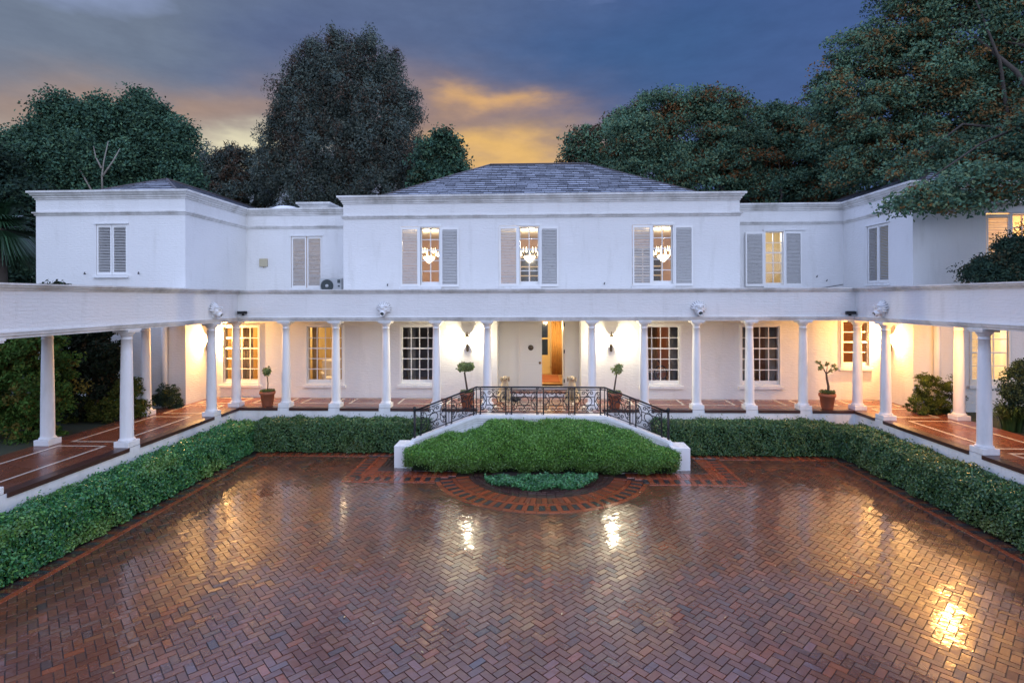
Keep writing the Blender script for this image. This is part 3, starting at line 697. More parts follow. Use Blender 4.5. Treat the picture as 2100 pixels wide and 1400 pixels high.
m = MB(); sheet(m, -1.9, 1.9, 17.0, 17.08, T+.006); sheet(m, -1.75, -1.62, 17.1, 18.5, T+.008); sheet(m, 1.62, 1.75, 17.1, 18.5, T+.008); sheet(m, -1.9, 1.9, 18.1, 18.18, T+.006); sb(m, 'marble_strip', 'marble')

# ------------------------------------------------------------------ iron balustrade
bal = empty('iron_balustrade', (0, ys+.12, 0)); tag(bal, 'black wrought iron balustrade with scrollwork panels along the stair top', 'balustrade')
def spiral(cx, cz, r0, turns, a0, sgn, n=16):
    return [(cx+r0*(1-.75*i/n)*math.cos(a0+sgn*2*PI*turns*i/n), cz+r0*(1-.75*i/n)*math.sin(a0+sgn*2*PI*turns*i/n)) for i in range(n+1)]
def bez(p, n=14):
    out = []
    for i in range(n+1):
        t = i/n; q = [Vector(x) for x in p]
        while len(q) > 1: q = [q[k]*(1-t)+q[k+1]*t for k in range(len(q)-1)]
        out.append((q[0].x, q[0].y))
    return out
def scroll_lines(W, Hh):
    """2d curves of one panel; x in -W/2..W/2, z in 0..Hh"""
    h = Hh/2; L = []
    for sx in (-1, 1):
        L.append([(sx*x, h+z) for x, z in bez([(0, h*.52), (.02, h*.40), (.17, h*.30), (.17, 0), (.17, -h*.30), (.02, -h*.40), (0, -h*.52)])])
        for sz in (-1, 1):
            L.append([(sx*x, h+sz*z) for x, z in bez([(0, h*.52), (.01, h*.66), (.04, h*.84), (.12, h*.86)], 8)]+[(sx*x, h+sz*z) for x, z in spiral(.115, h*.86-.055, .055, 1.1, PI/2, -1)])
            L.append([(sx*x, h+sz*z) for x, z in bez([(.21, 0), (.21, h*.35), (.23, h*.72), (.33, h*.82)], 10)]+[(sx*x, h+sz*z) for x, z in spiral(.325, h*.82-.06, .06, 1.1, PI/2, -1)])
            L.append([(sx*x, h+sz*z) for x, z in bez([(.21, 0), (.30, .02), (.27, .12), (.33, .15)], 8)]+[(sx*x, h+sz*z) for x, z in spiral(.335, .15-.045, .045, 1.1, PI/2, -1)])
    L.append([(.135*math.cos(2*PI*i/20), h+.135*math.sin(2*PI*i/20)) for i in range(21)])
    for sz in (-1, 1): L.append([(-.20, h+sz*.125), (.20, h+sz*.125)])
    for z in (.02, Hh-.02): L.append([(.03*math.cos(2*PI*i/10), z+.028*math.sin(2*PI*i/10)) for i in range(11)])
    return L
def zc_(x): return zl+.10-(max(0, abs(x)-1.97))*sl_     # top of coping
Y0 = 0
rz_ = lambda x: zc_(x)+.845
hr = MB(); pts = [(-3.86, 0, rz_(3.86)), (-1.97, 0, rz_(1.97)), (1.97, 0, rz_(1.97)), (3.86, 0, rz_(3.86))]
hr.tube(pts, .027, 8); hr.build('handrail', 'iron', bal)
hr = MB(); hr.tube([(x, 0, zc_(x)+.07) for x in (-3.7, -1.97, 1.97, 3.7)], .014, 6); hr.tube([(x, 0, zc_(x)+.775) for x in (-3.7, -1.97, 1.97, 3.7)], .014, 6); hr.build('rail', 'iron', bal)
spans = [(-1.84, -1.06), (-.88, -.10), (.10, .88), (1.06, 1.84), (-3.70, -2.92), (-2.74, -2.06), (2.06, 2.74), (2.92, 3.70)]
for x0, x1 in spans:
    p = MB(); xm = (x0+x1)/2; W = x1-x0; k = W/.78
    for Lp in scroll_lines(W, .705): p.tube([(xm+x*k, 0, zc_(xm+x*k)+.07+z) for x, z in Lp],   .0125, 5)
    for x in (x0, x1): p.tube([(x, 0, zc_(x)), (x, 0, rz_(x))], .021, 6)
    for x, s_ in ((x0, -1), (x1, 1)):
        for z in (.03, .82): p.tube([(x+s_*(.02+.035*math.sin(t*.5)), 0, zc_(x)+z+.03*math.cos(t*.5)) for t in range(8)], .009, 5)
    p.build('scroll_panel', 'iron', bal)
p = MB()
for x in (-2.83, -.97, 0, .97, 2.83):
    p.tube([(x, 0, zc_(x)+.07), (x, 0, zc_(x)+.775)], .008, 5); p.tube([(x+.03*math.cos(2*PI*i/12), 0, zc_(x)+.42+.045*math.sin(2*PI*i/12)) for i in range(12)], .008, 5, closed=True)
for x in (-1.97, 1.97): p.tube([(x, 0, zc_(x)), (x, 0, rz_(x))], .015, 6)
p.build('baluster', 'iron', bal)
for sx in (-1, 1):
    n_ = MB(); n_.tube([(sx*3.90, 0, .62), (sx*3.90, 0, 1.60)], .038, 10); n_.lathe([(.05, 1.58), (.05, 1.61), (.03, 1.62)], 10, (sx*3.90, 0, 0)); o = n_.build('newel_post', 'iron', bal)
    b_ = MB(); b_.sphere((sx*3.90, 0, 1.67), .065); b_.build('ball_finial', 'iron', o)

# ------------------------------------------------------------------ hedges
def hedge_block(name, x0, x1, y0, y1, ztop, n, cols, L, W, label, patch=None, front=(0, 0), base=0.04):
    """rounded hedge; leaves on the top and the sides"""
    o = empty(name, ((x0+x1)/2, (y0+y1)/2, 0)); c = np.array(o.location)
    core = MB(); g_ = .10; core.box(x0+g_, x1-g_, y0+g_, y1-g_, .0, ztop-.13); k = core.build('core', 'leaf_core', o); k.location = -Vector(c)
    lx, ly, lz = x1-x0, y1-y0, ztop
    A = np.array([lx*ly*1.3, ly*lz, ly*lz, lx*lz, lx*lz]); f_ = RS.choice(5, n, p=A/A.sum()); u, v = RS.rand(n), RS.rand(n)
    P = np.zeros((n, 3)); N = np.zeros((n, 3))
    for k_, fx, fy, fz, nn in ((0, u, v, 1+0*u, (0, 0, 1)), (1, 0*u, u, v, (-1, 0, 0)), (2, 1+0*u, u, v, (1, 0, 0)), (3, u, 0*u, v, (0, -1, 0)), (4, u, 1+0*u, v, (0, 1, 0))):
        m_ = f_ == k_; P[m_] = np.stack([x0+fx*lx, y0+fy*ly, base+fz*(lz-base)], 1)[m_]; N[m_] = nn
    # round the upper edges, lump the surface
    cx_, cy_ = (x0+x1)/2, (y0+y1)/2
    rr = .22
    for ax, a, b in ((0, x0, x1), (1, y0, y1)):
        t = np.clip((np.minimum(P[:, ax]-a, b-P[:, ax]))/rr, 0, 1); P[:, 2] -= np.where(P[:, 2] > ztop-.01, (1-np.sqrt(np.clip(1-(1-t)**2, 0, 1)))*rr*.8, 0)
    lump = .05*np.sin(P[:, 0]*4.1+1)*np.sin(P[:, 1]*3.7)+.04*np.sin(P[:, 0]*9.3+P[:, 1]*8.1+P[:, 2]*7)
    P += N*(lump+RS.normal(-.02, .035, n))[:, None]
    up = RS.rand(n) < .03; P[:, 2] += np.where(up & (N[:, 2] > .5), RS.uniform(.03, .14, n), 0)
    V, Q = leaf_quads(P-c, N, L, W, .62); mesh_np('foliage', V, Q, leaf_cols(n, cols, P, patch), 'leaf', o)
    tag(o, label, 'hedge', 'clipped hedges along the terrace wall'); return o
hedge_block('hedge', -10.42, -9.5, 3.2, 17.75, 1.0, 95000, GREEN, .075, .042, 'long bright green hedge running along the left colonnade wall', ((.20, .30, .05), 1.7, .8))  # yellow-green patches put the brighter, better-lit stretches into the leaf colour
hedge_block('hedge', 9.5, 10.42, 3.2, 17.75, 1.0, 95000, DEEP, .07, .04, 'long glossy hedge with yellow-lit top along the right colonnade wall', ((.17, .20, .045), 1.6, .8))
hedge_block('hedge', -9.45, -3.75, 17.42, 18.24, 1.02, 42000, DEEP, .065, .036, 'straight dark hedge between the left hedge and the stair newel', ((.07, .10, .025), 1.5, .6))
hedge_block('hedge', 3.75, 9.45, 17.42, 18.24, 1.02, 42000, DEEP, .065, .036, 'straight dark hedge between the stair newel and the right hedge', ((.05, .08, .025), 1.5, .4))
# clipped bush before the stair
def bush_center():
    o = empty('clipped_bush', (0, 15.9, 0)); c = np.array(o.location)
    def surf(n, k=1.0):
        x = RS.uniform(-1, 1, n); X = x*3.97*k; th = RS.uniform(-1.35, PI+.3, n)
        h = np.where(X < 0, 1.33-.30*np.maximum(0, np.abs(X+.1)-1.35), 1.36-.33*np.maximum(0, X-1.65))+.10*np.exp(-((X+.9)/.8)**2)+.05*np.exp(-((X-.9)/.6)**2)+.05*np.sin(X*2.2)*np.cos(X*.9)
        e_ = np.sqrt(np.clip(1-np.abs(x)**7, 0, 1)); ry, rz = .56*e_*k, (h/2-.04)*(.55+.45*e_)*k; zc = h/2+.05
        cy, sz = np.cos(th), np.sin(th)
        Y = -ry*np.sign(cy)*np.abs(cy)**.62; Z = zc+rz*np.sign(sz)*np.abs(sz)**.62
        Z = Z+.0*Y; Z = np.where(Y < 0, Z+Y*.28*(Z > zc), Z)
        N = np.stack([x**7*1.5, -cy, sz], 1); N /= np.linalg.norm(N, axis=1)[:, None]
        return np.stack([X, 15.86+Y, Z], 1), N
    n = 160000; P, N = surf(n); lump = .075*np.sin(P[:, 0]*3.3+2)*np.sin(P[:, 2]*4+P[:, 1]*2)+.045*np.sin(P[:, 0]*7.3+P[:, 1]*6)*np.sin(P[:, 2]*9)
    P += N*(lump+RS.normal(-.025, .045, n))[:, None]
    lo = np.clip((.62-P[:, 2])/.35, 0, 1)[:, None]            # browner, darker leaf colour towards the bottom
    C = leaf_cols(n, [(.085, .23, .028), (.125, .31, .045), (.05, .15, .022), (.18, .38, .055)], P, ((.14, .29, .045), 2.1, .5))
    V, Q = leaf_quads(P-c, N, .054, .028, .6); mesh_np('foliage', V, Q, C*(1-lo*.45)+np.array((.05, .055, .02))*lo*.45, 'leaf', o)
    # core
    m = MB(); nx = 24
    ring_ = []
    for i in range(nx+1):
        X = -3.7+7.4*i/nx; h = 1.16-.30*max(0, abs(X)-1.35); ring_.append([(X, 15.86-.42, .12), (X, 15.86-.44, h*.5), (X, 15.86-.2, h*.86), (X, 15.86+.4, h), (X, 15.86+.45, .1)])
    vs = [p for r_ in ring_ for p in r_]; fs = [(i*5+k, i*5+k+1, (i+1)*5+k+1, (i+1)*5+k) for i in range(nx) for k in range(4)]+[(0, 1, 2, 3, 4), tuple(nx*5+k for k in range(4, -1, -1))]
    m.add(vs, fs); k = m.build('core', 'leaf_core', o); k.location = -o.location
    s_ = MB()
    for i in range(16):
        x = -3.4+6.8*i/15+random.uniform(-.1, .1); s_.tube([(x, 15.75, 0), (x+random.uniform(-.1, .1), 15.6, .3)], .02, 5)
    k = s_.build('stem', 'bark', o); k.location = -o.location
    tag(o, 'big rounded clipped green bush in front of the entrance stair', 'bush')
bush_center()
n = 9000; a = RS.uniform(PI, 2*PI, n); r_ = np.sqrt(RS.rand(n)); P = np.stack([1.58*r_*np.cos(a), 15.1+.98*r_*np.sin(a), .10+.06*np.sin(9*r_*np.cos(a))*np.cos(7*r_)+RS.normal(0, .025, n)], 1); N = np.tile([0, -.2, 1.], (n, 1))
V, Q = leaf_quads(P, N, .085, .06, .45); gc = mesh_np('ground_cover', V, Q, leaf_cols(n, [(.05, .18, .06), (.075, .24, .07), (.035, .12, .045)], P), 'leaf'); tag(gc, 'half oval bed of low bright leafy ground cover before the bush', 'ground cover', kind='stuff')
so = MB(); so.lathe([(1.5, 0.), (1.4, .05)], 32); o = so.build('soil', 'soil', gc, (0, 15.1, 0.01)); o.scale = (1.02, .62, 1)

n = 90; P = np.stack([RS.uniform(-8.8, 8.8, n), RS.uniform(7, 16.8, n), np.full(n, .014)], 1); P = P[~((np.abs(P[:, 0]) < 4.3) & (P[:, 1] > 14.2))]
V, Q = leaf_quads(P, np.tile([0, 0, 1.], (len(P), 1)), .07, .03, .12); tag(mesh_np('fallen_leaves', V, Q, leaf_cols(len(P), [(.38, .24, .08), (.30, .13, .05), (.42, .32, .16)]), 'leaf'), 'scattered fallen leaves on the wet brick courtyard', 'leaf litter', kind='stuff')
# ------------------------------------------------------------------ trees and shrubs
def crown(blobs, n, L, W, cols, patch, spread=.8, fill=.55, clump=.9, squash=.7, per=90, droop=0.):
    """clumps of leaves spread through the volume of several blobs: centre, radii"""
    vol = np.array([b[1].x*b[1].z for b in blobs]); nc = max(1, n//per)
    k = RS.choice(len(blobs), nc, p=vol/vol.sum())
    d = RS.normal(size=(nc, 3)); d /= np.linalg.norm(d, axis=1)[:, None]; r = RS.uniform(fill**3, 1.0, nc)**(1/3); r *= np.where(RS.rand(nc) < .16, RS.uniform(1.05, 1.32, nc), 1)
    C0 = np.array([tuple(b[0]) for b in blobs])[k]; R0 = np.array([tuple(b[1]) for b in blobs])[k]
    cc_ = C0+d*R0*r[:, None]; out = d.copy()
    rad = clump*RS.uniform(.4, 1.25, nc)
    idx = np.repeat(np.arange(nc), per); q = RS.normal(size=(nc*per, 3)); q /= np.linalg.norm(q, axis=1)[:, None]; q *= RS.rand(nc*per, 1)**.45; q[:, 2] *= squash; q[:, 2] -= droop*(q[:, 0]**2+q[:, 1]**2)
    P = cc_[idx]+q*rad[idx][:, None]; N = out[idx]*.6+np.array((0, -.6, .5)); N /= np.linalg.norm(N, axis=1)[:, None]
    tone = RS.uniform(.55, 1.35, nc)[idx][:, None]
    hue = (RS.rand(nc) < patch[1])[idx][:, None] if patch else None
    Cc = leaf_cols(len(P), cols, var=.12)*tone*.86
    if patch: Cc = np.where(hue & (RS.rand(len(P), 1) < .75), np.array(patch[0])*RS.uniform(.5, 1.3, (len(P), 1)), Cc)
    return P, N, Cc, cc_
def tree(name, base, blobs, n, L, W, cols, patch, label, cat='tree', trunk_r=.3, bark='bark', leafm='tree_leaf', limbs=14, clump=.9, squash=.7, fill=.5, group=None, fork=.35, spread=.55, per=90, droop=0., stems=None):
    base = Vector(base); o = empty(name, base); P, N, Cc, cc_ = crown(blobs, n, L, W, cols, patch, fill=fill, clump=clump, squash=squash, per=per, droop=droop)
    b0 = np.array(base); V, Q = leaf_quads(P-b0, N, L, W, spread); mesh_np('crown', V, Q, Cc, leafm, o)
    t = MB(); ctr = Vector((0, 0, 0)); wsum = 0
    for b in blobs: w_ = b[1].x*b[1].z; ctr += b[0]*w_; wsum += w_
    ctr = ctr/wsum-base; top = max(b[0].z+b[1].z*.6 for b in blobs)-base.z
    fk = Vector((ctr.x*.25, ctr.y*.25, max(.5, ctr.z*fork)))
    t.tube([(0, 0, -.2), fk*.5+Vector((.03*fk.z, 0, 0)), fk], trunk_r, 9, trunk_r*.72)
    end = Vector((ctr.x*.9, ctr.y*.9, top*.92)); t.tube([fk, fk*.5+end*.5+Vector((.04*top, 0, 0)), end], trunk_r*.72, 8, trunk_r*.12)
    for i in range(limbs):
        e_ = Vector(cc_[RS.randint(len(cc_))])-base; s_ = fk+(end-fk)*random.uniform(0, .6)
        mid = s_*.45+e_*.55+Vector((random.uniform(-.05, .05)*top, random.uniform(-.05, .05)*top, random.uniform(-.02, .08)*top)); t.tube([s_, s_*.6+mid*.4+Vector((0, 0, .03*top)), mid, e_], trunk_r*random.uniform(.18, .38), 6, trunk_r*.04)
    t.build('trunk', bark, o)
    if stems:
        t = MB()
        for pl in stems: t.tube([Vector(p)-base for p in pl], .055, 7, .02)
        t.build('stem', bark, o)
    tag(o, label, cat, group); return o
def blobs(Y, lst, depth=1.0, dY=0):
    out = []
    for px, py, rx, ry, *dy in lst:
        y = Y+(dy[0] if dy else 0); k = y/F; out.append((at(px, py, y), Vector((rx*k, depth*(rx+ry)*.5*k, ry*k))))
    return out
DARK = [(.022, .050, .034), (.032, .066, .042), (.018, .040, .030), (.042, .072, .040)]
G1 = [(.055, .125, .080), (.072, .150, .090), (.042, .098, .070), (.092, .165, .085)]
PINE = [(.085, .120, .105), (.110, .140, .110), (.125, .135, .100), (.065, .092, .085)]
OAK = [(.100, .200, .120), (.130, .225, .125), (.078, .160, .108), (.170, .225, .110)]
AUT = (.17, .075, .025)
tree('pine_tree', at(700, 560, 47)*1-Vector((0, 0, at(700, 560, 47).z-1.2)), blobs(47, [(688, 82, 12, 26), (755, 92, 13, 26), (728, 100, 11, 20), (800, 132, 10, 26), (850, 222, 12, 30), (600, 165, 12, 26), (640, 108, 14, 24), (560, 262, 14, 26), (690, 112, 32, 40), (757, 128, 40, 50), (645, 150, 52, 50), (800, 165, 26, 55), (700, 180, 80, 70), (590, 205, 34, 55), (630, 240, 62, 65), (760, 240, 75, 75), (822, 235, 36, 50), (580, 300, 42, 60), (680, 310, 95, 75), (800, 310, 70, 70), (560, 350, 34, 50), (640, 385, 90, 45), (770, 390, 100, 45), (845, 350, 35, 50)]), 190000, .30, .085, PINE, ((.075, .05, .032), .16), 'tall dark pine towering behind the house, the highest crown left of the ridge', trunk_r=.5, leafm='needle', clump=.85, squash=1.5, limbs=22, per=110, fill=.4, group='trees behind the house', fork=.3)
tree('conifer', at(470, 500, 52)-Vector((0, 0, at(470, 500, 52).z-1.2)), blobs(52, [(430, 345, 36, 40), (490, 350, 34, 42), (530, 345, 26, 40), (420, 400, 60, 40), (510, 400, 60, 40), (470, 330, 20, 26)]), 36000, .42, .11, PINE, ((.08, .05, .03), .35), 'low brownish conifer thicket in the gap between leafy trees and pine', trunk_r=.3, leafm='needle', clump=.8, squash=1.2, per=100, group='trees behind the house')
tree('leafy_tree', at(905, 500, 43)-Vector((0, 0, at(905, 500, 43).z-1.2)), blobs(43, [(912, 300, 30, 34), (930, 335, 24, 36), (890, 340, 40, 50), (905, 380, 52, 40)]), 24000, .30, .16, G1, ((.05, .06, .03), .15), 'small rounded dark tree just left of the main slate roof', trunk_r=.25, group='trees behind the house')
tree('leafy_tree', at(130, 500, 31)-Vector((0, 0, at(130, 500, 31).z-1.2)), blobs(31, [(70, 320, 70, 50), (130, 268, 48, 62), (130, 218, 12, 26), (75, 285, 14, 26), (205, 222, 12, 24), (190, 250, 36, 38), (60, 380, 80, 60), (160, 330, 90, 60), (20, 310, 40, 35), (130, 400, 110, 45)]), 110000, .19, .115, G1, None, 'green leafy tree at the far left, leaning over the left wing roof', trunk_r=.3, bark='pale_bark', group='trees behind the house')
tree('leafy_tree', at(240, 500, 33)-Vector((0, 0, at(240, 500, 33).z-1.2)), blobs(33, [(288, 205, 12, 26), (262, 235, 14, 24), (318, 240, 12, 22), (288, 240, 26, 38), (240, 275, 60, 50), (320, 270, 48, 50), (375, 300, 24, 45), (290, 330, 90, 60), (210, 360, 90, 50), (350, 370, 50, 50), (260, 400, 120, 30)]), 115000, .19, .115, G1, None, 'green leafy tree with pale forking stems behind the left slate roof', trunk_r=.22, bark='pale_bark', limbs=18, group='trees behind the house', fork=.55, stems=[[at(210, 400, 29.6), at(209, 360, 29.4), at(213, 330, 29.6), at(222, 290, 30)], [at(210, 362, 29.4), at(232, 330, 29.6), at(246, 305, 30)], [at(208, 345, 29.4), at(196, 322, 29.6), at(190, 290, 30)], [at(190, 395, 29.6), at(165, 350, 29.6), at(140, 318, 30)]])
tree('evergreen_tree', at(15, 560, 27)-Vector((0, 0, at(15, 560, 27).z-1.2)), blobs(27, [(15, 430, 70, 70), (30, 520, 70, 80), (-40, 360, 60, 80), (70, 430, 40, 50), (-60, 520, 70, 90)]), 40000, .22, .14, DARK, None, 'dark evergreen filling the left edge beside the left wing', trunk_r=.25, group='trees behind the house')
tree('autumn_tree', at(1200, 500, 42)-Vector((0, 0, at(1200, 500, 42).z-1.2)), blobs(42, [(1196, 295, 34, 32), (1185, 325, 30, 26), (1245, 300, 45, 50), (1260, 345, 60, 45), (1290, 260, 40, 40)]), 26000, .28, .12, OAK, ((.09, .05, .028), .35), 'low russet tree rising just right of the main slate roof ridge', trunk_r=.25, group='trees behind the house')
tree('autumn_tree', at(1600, 520, 33)-Vector((0, 0, at(1600, 520, 33).z-1.2)), blobs(33, [(1355, 225, 70, 36), (1450, 215, 75, 30), (1310, 275, 70, 45), (1545, 250, 90, 38), (1620, 260, 60, 42), (1400, 290, 100, 50), (1520, 310, 110, 50), (1640, 320, 90, 60), (1340, 350, 90, 50), (1460, 360, 110, 45), (1590, 385, 110, 40), (1700, 370, 70, 50), (1720, 300, 60, 60)]), 210000, .19, .09, OAK, (AUT, .2), 'broad spreading oak behind the right roofs, green with orange tufts', trunk_r=.5, limbs=30, group='trees behind the house', fork=.4, clump=.9, squash=.5, per=110, droop=.35)
big = [(1700, 175, 42, 55), (1780, 110, 70, 50), (1850, 40, 70, 60), (1760, 230, 90, 70), (1880, 150, 110, 90), (1990, 60, 120, 100), (2080, 200, 110, 120), (1960, 250, 120, 90), (1830, 300, 110, 60), (1760, 340, 60, 36), (1930, 340, 90, 45, -3), (2060, 320, 100, 70, -3), (2160, 60, 100, 140), (1960, -60, 150, 80)]
low = [(1848, 412, 26, 12, -7), (1895, 392, 34, 28, -7), (1945, 385, 46, 34, -7), (2010, 360, 55, 40, -7), (2080, 375, 45, 36, -7), (1915, 418, 24, 18, -7.2), (1990, 415, 16, 12, -7.2)]
tree('oak_tree', (19.8, 24, 1.2), blobs(24.5, big+low)+[(Vector(c), Vector((3.6, 3.6, 2.8))) for c in ((20.5, 9, 12.5), (21, 14, 12), (20, 18, 11.5), (23, 11, 9.5), (24, 17, 9))], 420000, .145, .075, OAK, ((.21, .115, .04), .27), 'huge oak overhanging the right wing, its russet lower branches across the wall', trunk_r=.42, limbs=30, clump=.75, squash=.45, per=100, droop=.4, fill=.35, group='trees behind the house', fork=.4)  # last crown blobs are out of view, added to shade the right tower front
tree('garden_tree', (15.6, 16.6, 1.2), blobs(16.4, [(2085, 530, 36, 34), (2010, 558, 34, 18), (2062, 505, 14, 14), (2050, 572, 60, 16), (2120, 500, 30, 50), (2050, 545, 40, 24)], .8), 24000, .09, .04, DARK, ((.07, .06, .03), .15), 'dark small leaved tree screening the lit upper window of the right wing', trunk_r=.1, clump=.35, group='garden trees and shrubs beside the colonnade')
tree('garden_tree', (-17.2, 17.0, 1.2), blobs(17, [(118, 600, 30, 18), (130, 640, 60, 30), (160, 700, 60, 60), (190, 660, 40, 40), (170, 790, 60, 80), (215, 735, 30, 40)], .8), 36000, .14, .08, [(.014, .028, .014), (.022, .036, .018), (.03, .035, .02)], ((.07, .045, .02), .15), 'tall dark shrub between the two left rear columns', 'shrub', trunk_r=.08, clump=.34, group='garden trees and shrubs beside the colonnade')
tree('garden_shrub', (-17.4, 14.6, 1.2), blobs(14.6, [(30, 790, 95, 90), (60, 730, 60, 70), (100, 790, 38, 70), (10, 870, 100, 60), (-60, 750, 80, 100), (40, 690, 60, 40)], .9), 34000, .11, .065, [(.05, .12, .022), (.075, .16, .03), (.10, .155, .03)], ((.12, .10, .02), .15), 'big rounded green shrub behind the left colonnade at the picture edge', 'shrub', trunk_r=.08, clump=.3, group='garden trees and shrubs beside the colonnade')
tree('garden_shrub', (-15.0, 17.0, 1.2), blobs(16.6, [(262, 800, 26, 30), (225, 835, 50, 22), (275, 835, 28, 22), (170, 850, 50, 22)], .8), 9000, .10, .06, [(.08, .10, .015), (.11, .11, .02), (.06, .085, .018)], None, 'low yellow-green shrub at the foot of the left rear columns', 'shrub', trunk_r=.04, clump=.22, group='garden trees and shrubs beside the colonnade')
tree('garden_shrub', (-13.75, 18.2, 1.2), blobs(18.2, [(345, 806, 22, 20), (330, 820, 20, 14), (360, 825, 14, 14)], .8), 9000, .055, .03, DARK, ((.08, .09, .02), .2), 'little bush against the downpipe at the left corner', 'shrub', trunk_r=.03, clump=.16, group='garden trees and shrubs beside the colonnade')
tree('garden_shrub', (13.8, 17.9, 1.2), blobs(17.9, [(1905, 800, 26, 30), (1890, 830, 28, 22), (1920, 832, 28, 20), (1898, 782, 12, 14), (1945, 815, 22, 36)], .8), 20000, .055, .026, [(.07, .11, .022), (.10, .13, .03), (.05, .085, .02)], None, 'feathery bush lit orange beside the right corner downpipe', 'shrub', trunk_r=.04, clump=.14, group='garden trees and shrubs beside the colonnade')
tree('garden_shrub', (16.8, 16.2, 1.2), blobs(16.2, [(2085, 790, 24, 36), (2100, 830, 40, 40), (2110, 760, 30, 30)], .8), 11000, .075, .04, DARK, None, 'dark shrub at the right picture edge behind the nearest right column', 'shrub', trunk_r=.04, clump=.25, group='garden trees and shrubs beside the colonnade')
def strap_plant(x, y, n, h, label):
    o = empty('strap_leaf_plant', (x, y, 1.2)); V = []; Q = []; C = []
    for i in range(n):
        a = random.uniform(0, 2*PI); r0 = random.uniform(0, .25); l = h*random.uniform(.6, 1.1); out = random.uniform(.25, .85)*l; w_ = random.uniform(.016, .03)
        cx_, cy_ = r0*math.cos(a), r0*math.sin(a); prev = None; c = np.array((.04, .075, .018))*random.uniform(.6, 1.5)
        for k in range(6):
            t = k/5; px, pz = out*t**1.4, l*(1-(1-t)**1.6)*(1-.35*t*t); ww = w_*(1-t)**.6+.002
            p = np.array((cx_+px*math.cos(a), cy_+px*math.sin(a), pz)); s_ = np.array((-math.sin(a), math.cos(a), 0))*ww
            V += [p-s_, p+s_]
            if k: b = len(V)-4; Q.append((b, b+1, b+3, b+2)); C.append(c)
    mesh_np('leaves', V, Q, C, 'leaf', o); tag(o, label, 'plant', 'strap leaved plants by the right colonnade'); return o
strap_plant(13.62, 16.1, 170, 1.05, 'upright strap leaved clump between the two right rear columns')
strap_plant(14.0, 15.0, 190, 1.1, 'arching strap leaved clump behind the nearest right column')
def palm():
    o = empty('palm', (-20.4, 19.5, 1.2)); t = MB(); t.tube([(0, 0, 0), (.05, 0, 3), (0, 0, 6.6)], .26, 10, .2); t.build('trunk', 'bark', o)
    V = []; Q = []; C = []
    for i in range(46):
        a = random.uniform(0, 2*PI); el = random.uniform(-.9, 1.1); L_ = random.uniform(1.5, 2.1)
        for j in range(13):
            b = a+(j-6)*.085; ww = .03; dirv = np.array((math.cos(b)*math.cos(el), math.sin(b)*math.cos(el), math.sin(el))); sd = np.array((-math.sin(b), math.cos(b), 0))*ww
            p0 = np.array((0, 0, 6.6)); pm = p0+dirv*L_*.55; pe = p0+dirv*L_*(1-.1*abs(j-6)/6)+np.array((0, 0, -.45)); c = np.array((.03, .075, .035))*random.uniform(.5, 1.4)
            k = len(V); V += [p0-sd*.3, p0+sd*.3, pm+sd, pm-sd, pe+sd*.2, pe-sd*.2]; Q += [(k, k+1, k+2, k+3), (k+3, k+2, k+4, k+5)]; C += [c, c]
    mesh_np('fronds', V, Q, C, 'leaf', o); tag(o, 'drooping palm at the left picture edge beside the left wing', 'palm')
palm()

# ------------------------------------------------------------------ potted trees
def potted(x, y, kind, label):
    o = empty('potted_tree', (x, y, T+.008)); p = MB()
    p.lathe([(.17, 0), (.18, .02), (.235, .40), (.26, .41), (.268, .44), (.268, .50), (.25, .515), (.235, .50), (.225, .44)], 28); p.build('pot', 'terracotta', o)
    s_ = MB(); s_.lathe([(.0, .47), (.23, .47)], 20, cap=False); s_.build('soil', 'soil', o)
    n = 700; a = RS.uniform(0, 2*PI, n); r = .24*np.sqrt(RS.rand(n)); P = np.stack([r*np.cos(a), r*np.sin(a), .52+.05*RS.rand(n)+(.06 if kind == 'bare' else 0)*RS.rand(n)], 1)
    V, Q = leaf_quads(P, np.tile([0, 0, 1.], (n, 1)), .05, .03, .6); mesh_np('underplanting', V, Q, leaf_cols(n, [(.06, .10, .02), (.09, .13, .03)]), 'leaf', o)
    t = MB(); bl = []
    if kind == 'ball': t.tube([(0, 0, .45), (.02, 0, .8), (-.015, 0, 1.1)], .018, 7); bl = [(Vector((-.01, 0, 1.2)), Vector((.135, .135, .14)))]; nn = 1200
    if kind == 'flat': t.tube([(.02, 0, .45), (-.03, 0, .8), (-.09, 0, 1.2)], .036, 8, .03); bl = [(Vector((-.07, 0, 1.38)), Vector((.30, .28, .15))), (Vector((.06, 0, 1.40)), Vector((.18, .2, .13)))]; nn = 3600
    if kind == 'lean': t.tube([(-.03, 0, .45), (.02, 0, .8), (.09, 0, 1.22)], .032, 8, .025); bl = [(Vector((.08, 0, 1.3)), Vector((.2, .18, .16))), (Vector((.18, 0, 1.42)), Vector((.10, .1, .08)))]; nn = 1000
    if kind == 'bare':
        t.tube([(.03, 0, .5), (.04, 0, .75), (-.01, 0, 1.0), (-.03, 0, 1.2)], .045, 9, .03)
        for e_ in ((-.28, 0, 1.55), (-.16, .05, 1.42), (.05, .1, 1.5), (.22, 0, 1.45), (.1, -.1, 1.3), (.30, 0, 1.35), (-.25, -.05, 1.38)): t.tube([(-.03, 0, 1.17), (e_[0]*.5, e_[1]*.5, 1.17+(e_[2]-1.17)*.6), e_], .014, 6, .004); bl.append((Vector(e_), Vector((.07, .07, .07))))
        nn = 520
    P, N, C, _ = crown(bl, nn, .05, .03, [(.24, .31, .09), (.32, .38, .13), (.15, .21, .06)], None, clump=.055, fill=.2, per=9)
    V, Q = leaf_quads(P, N, .06, .035, .8); t.build('trunk', 'bark', o); mesh_np('crown', V, Q, C, 'leaf', o); tag(o, label, 'potted tree', 'terracotta potted trees on the terrace'); return o
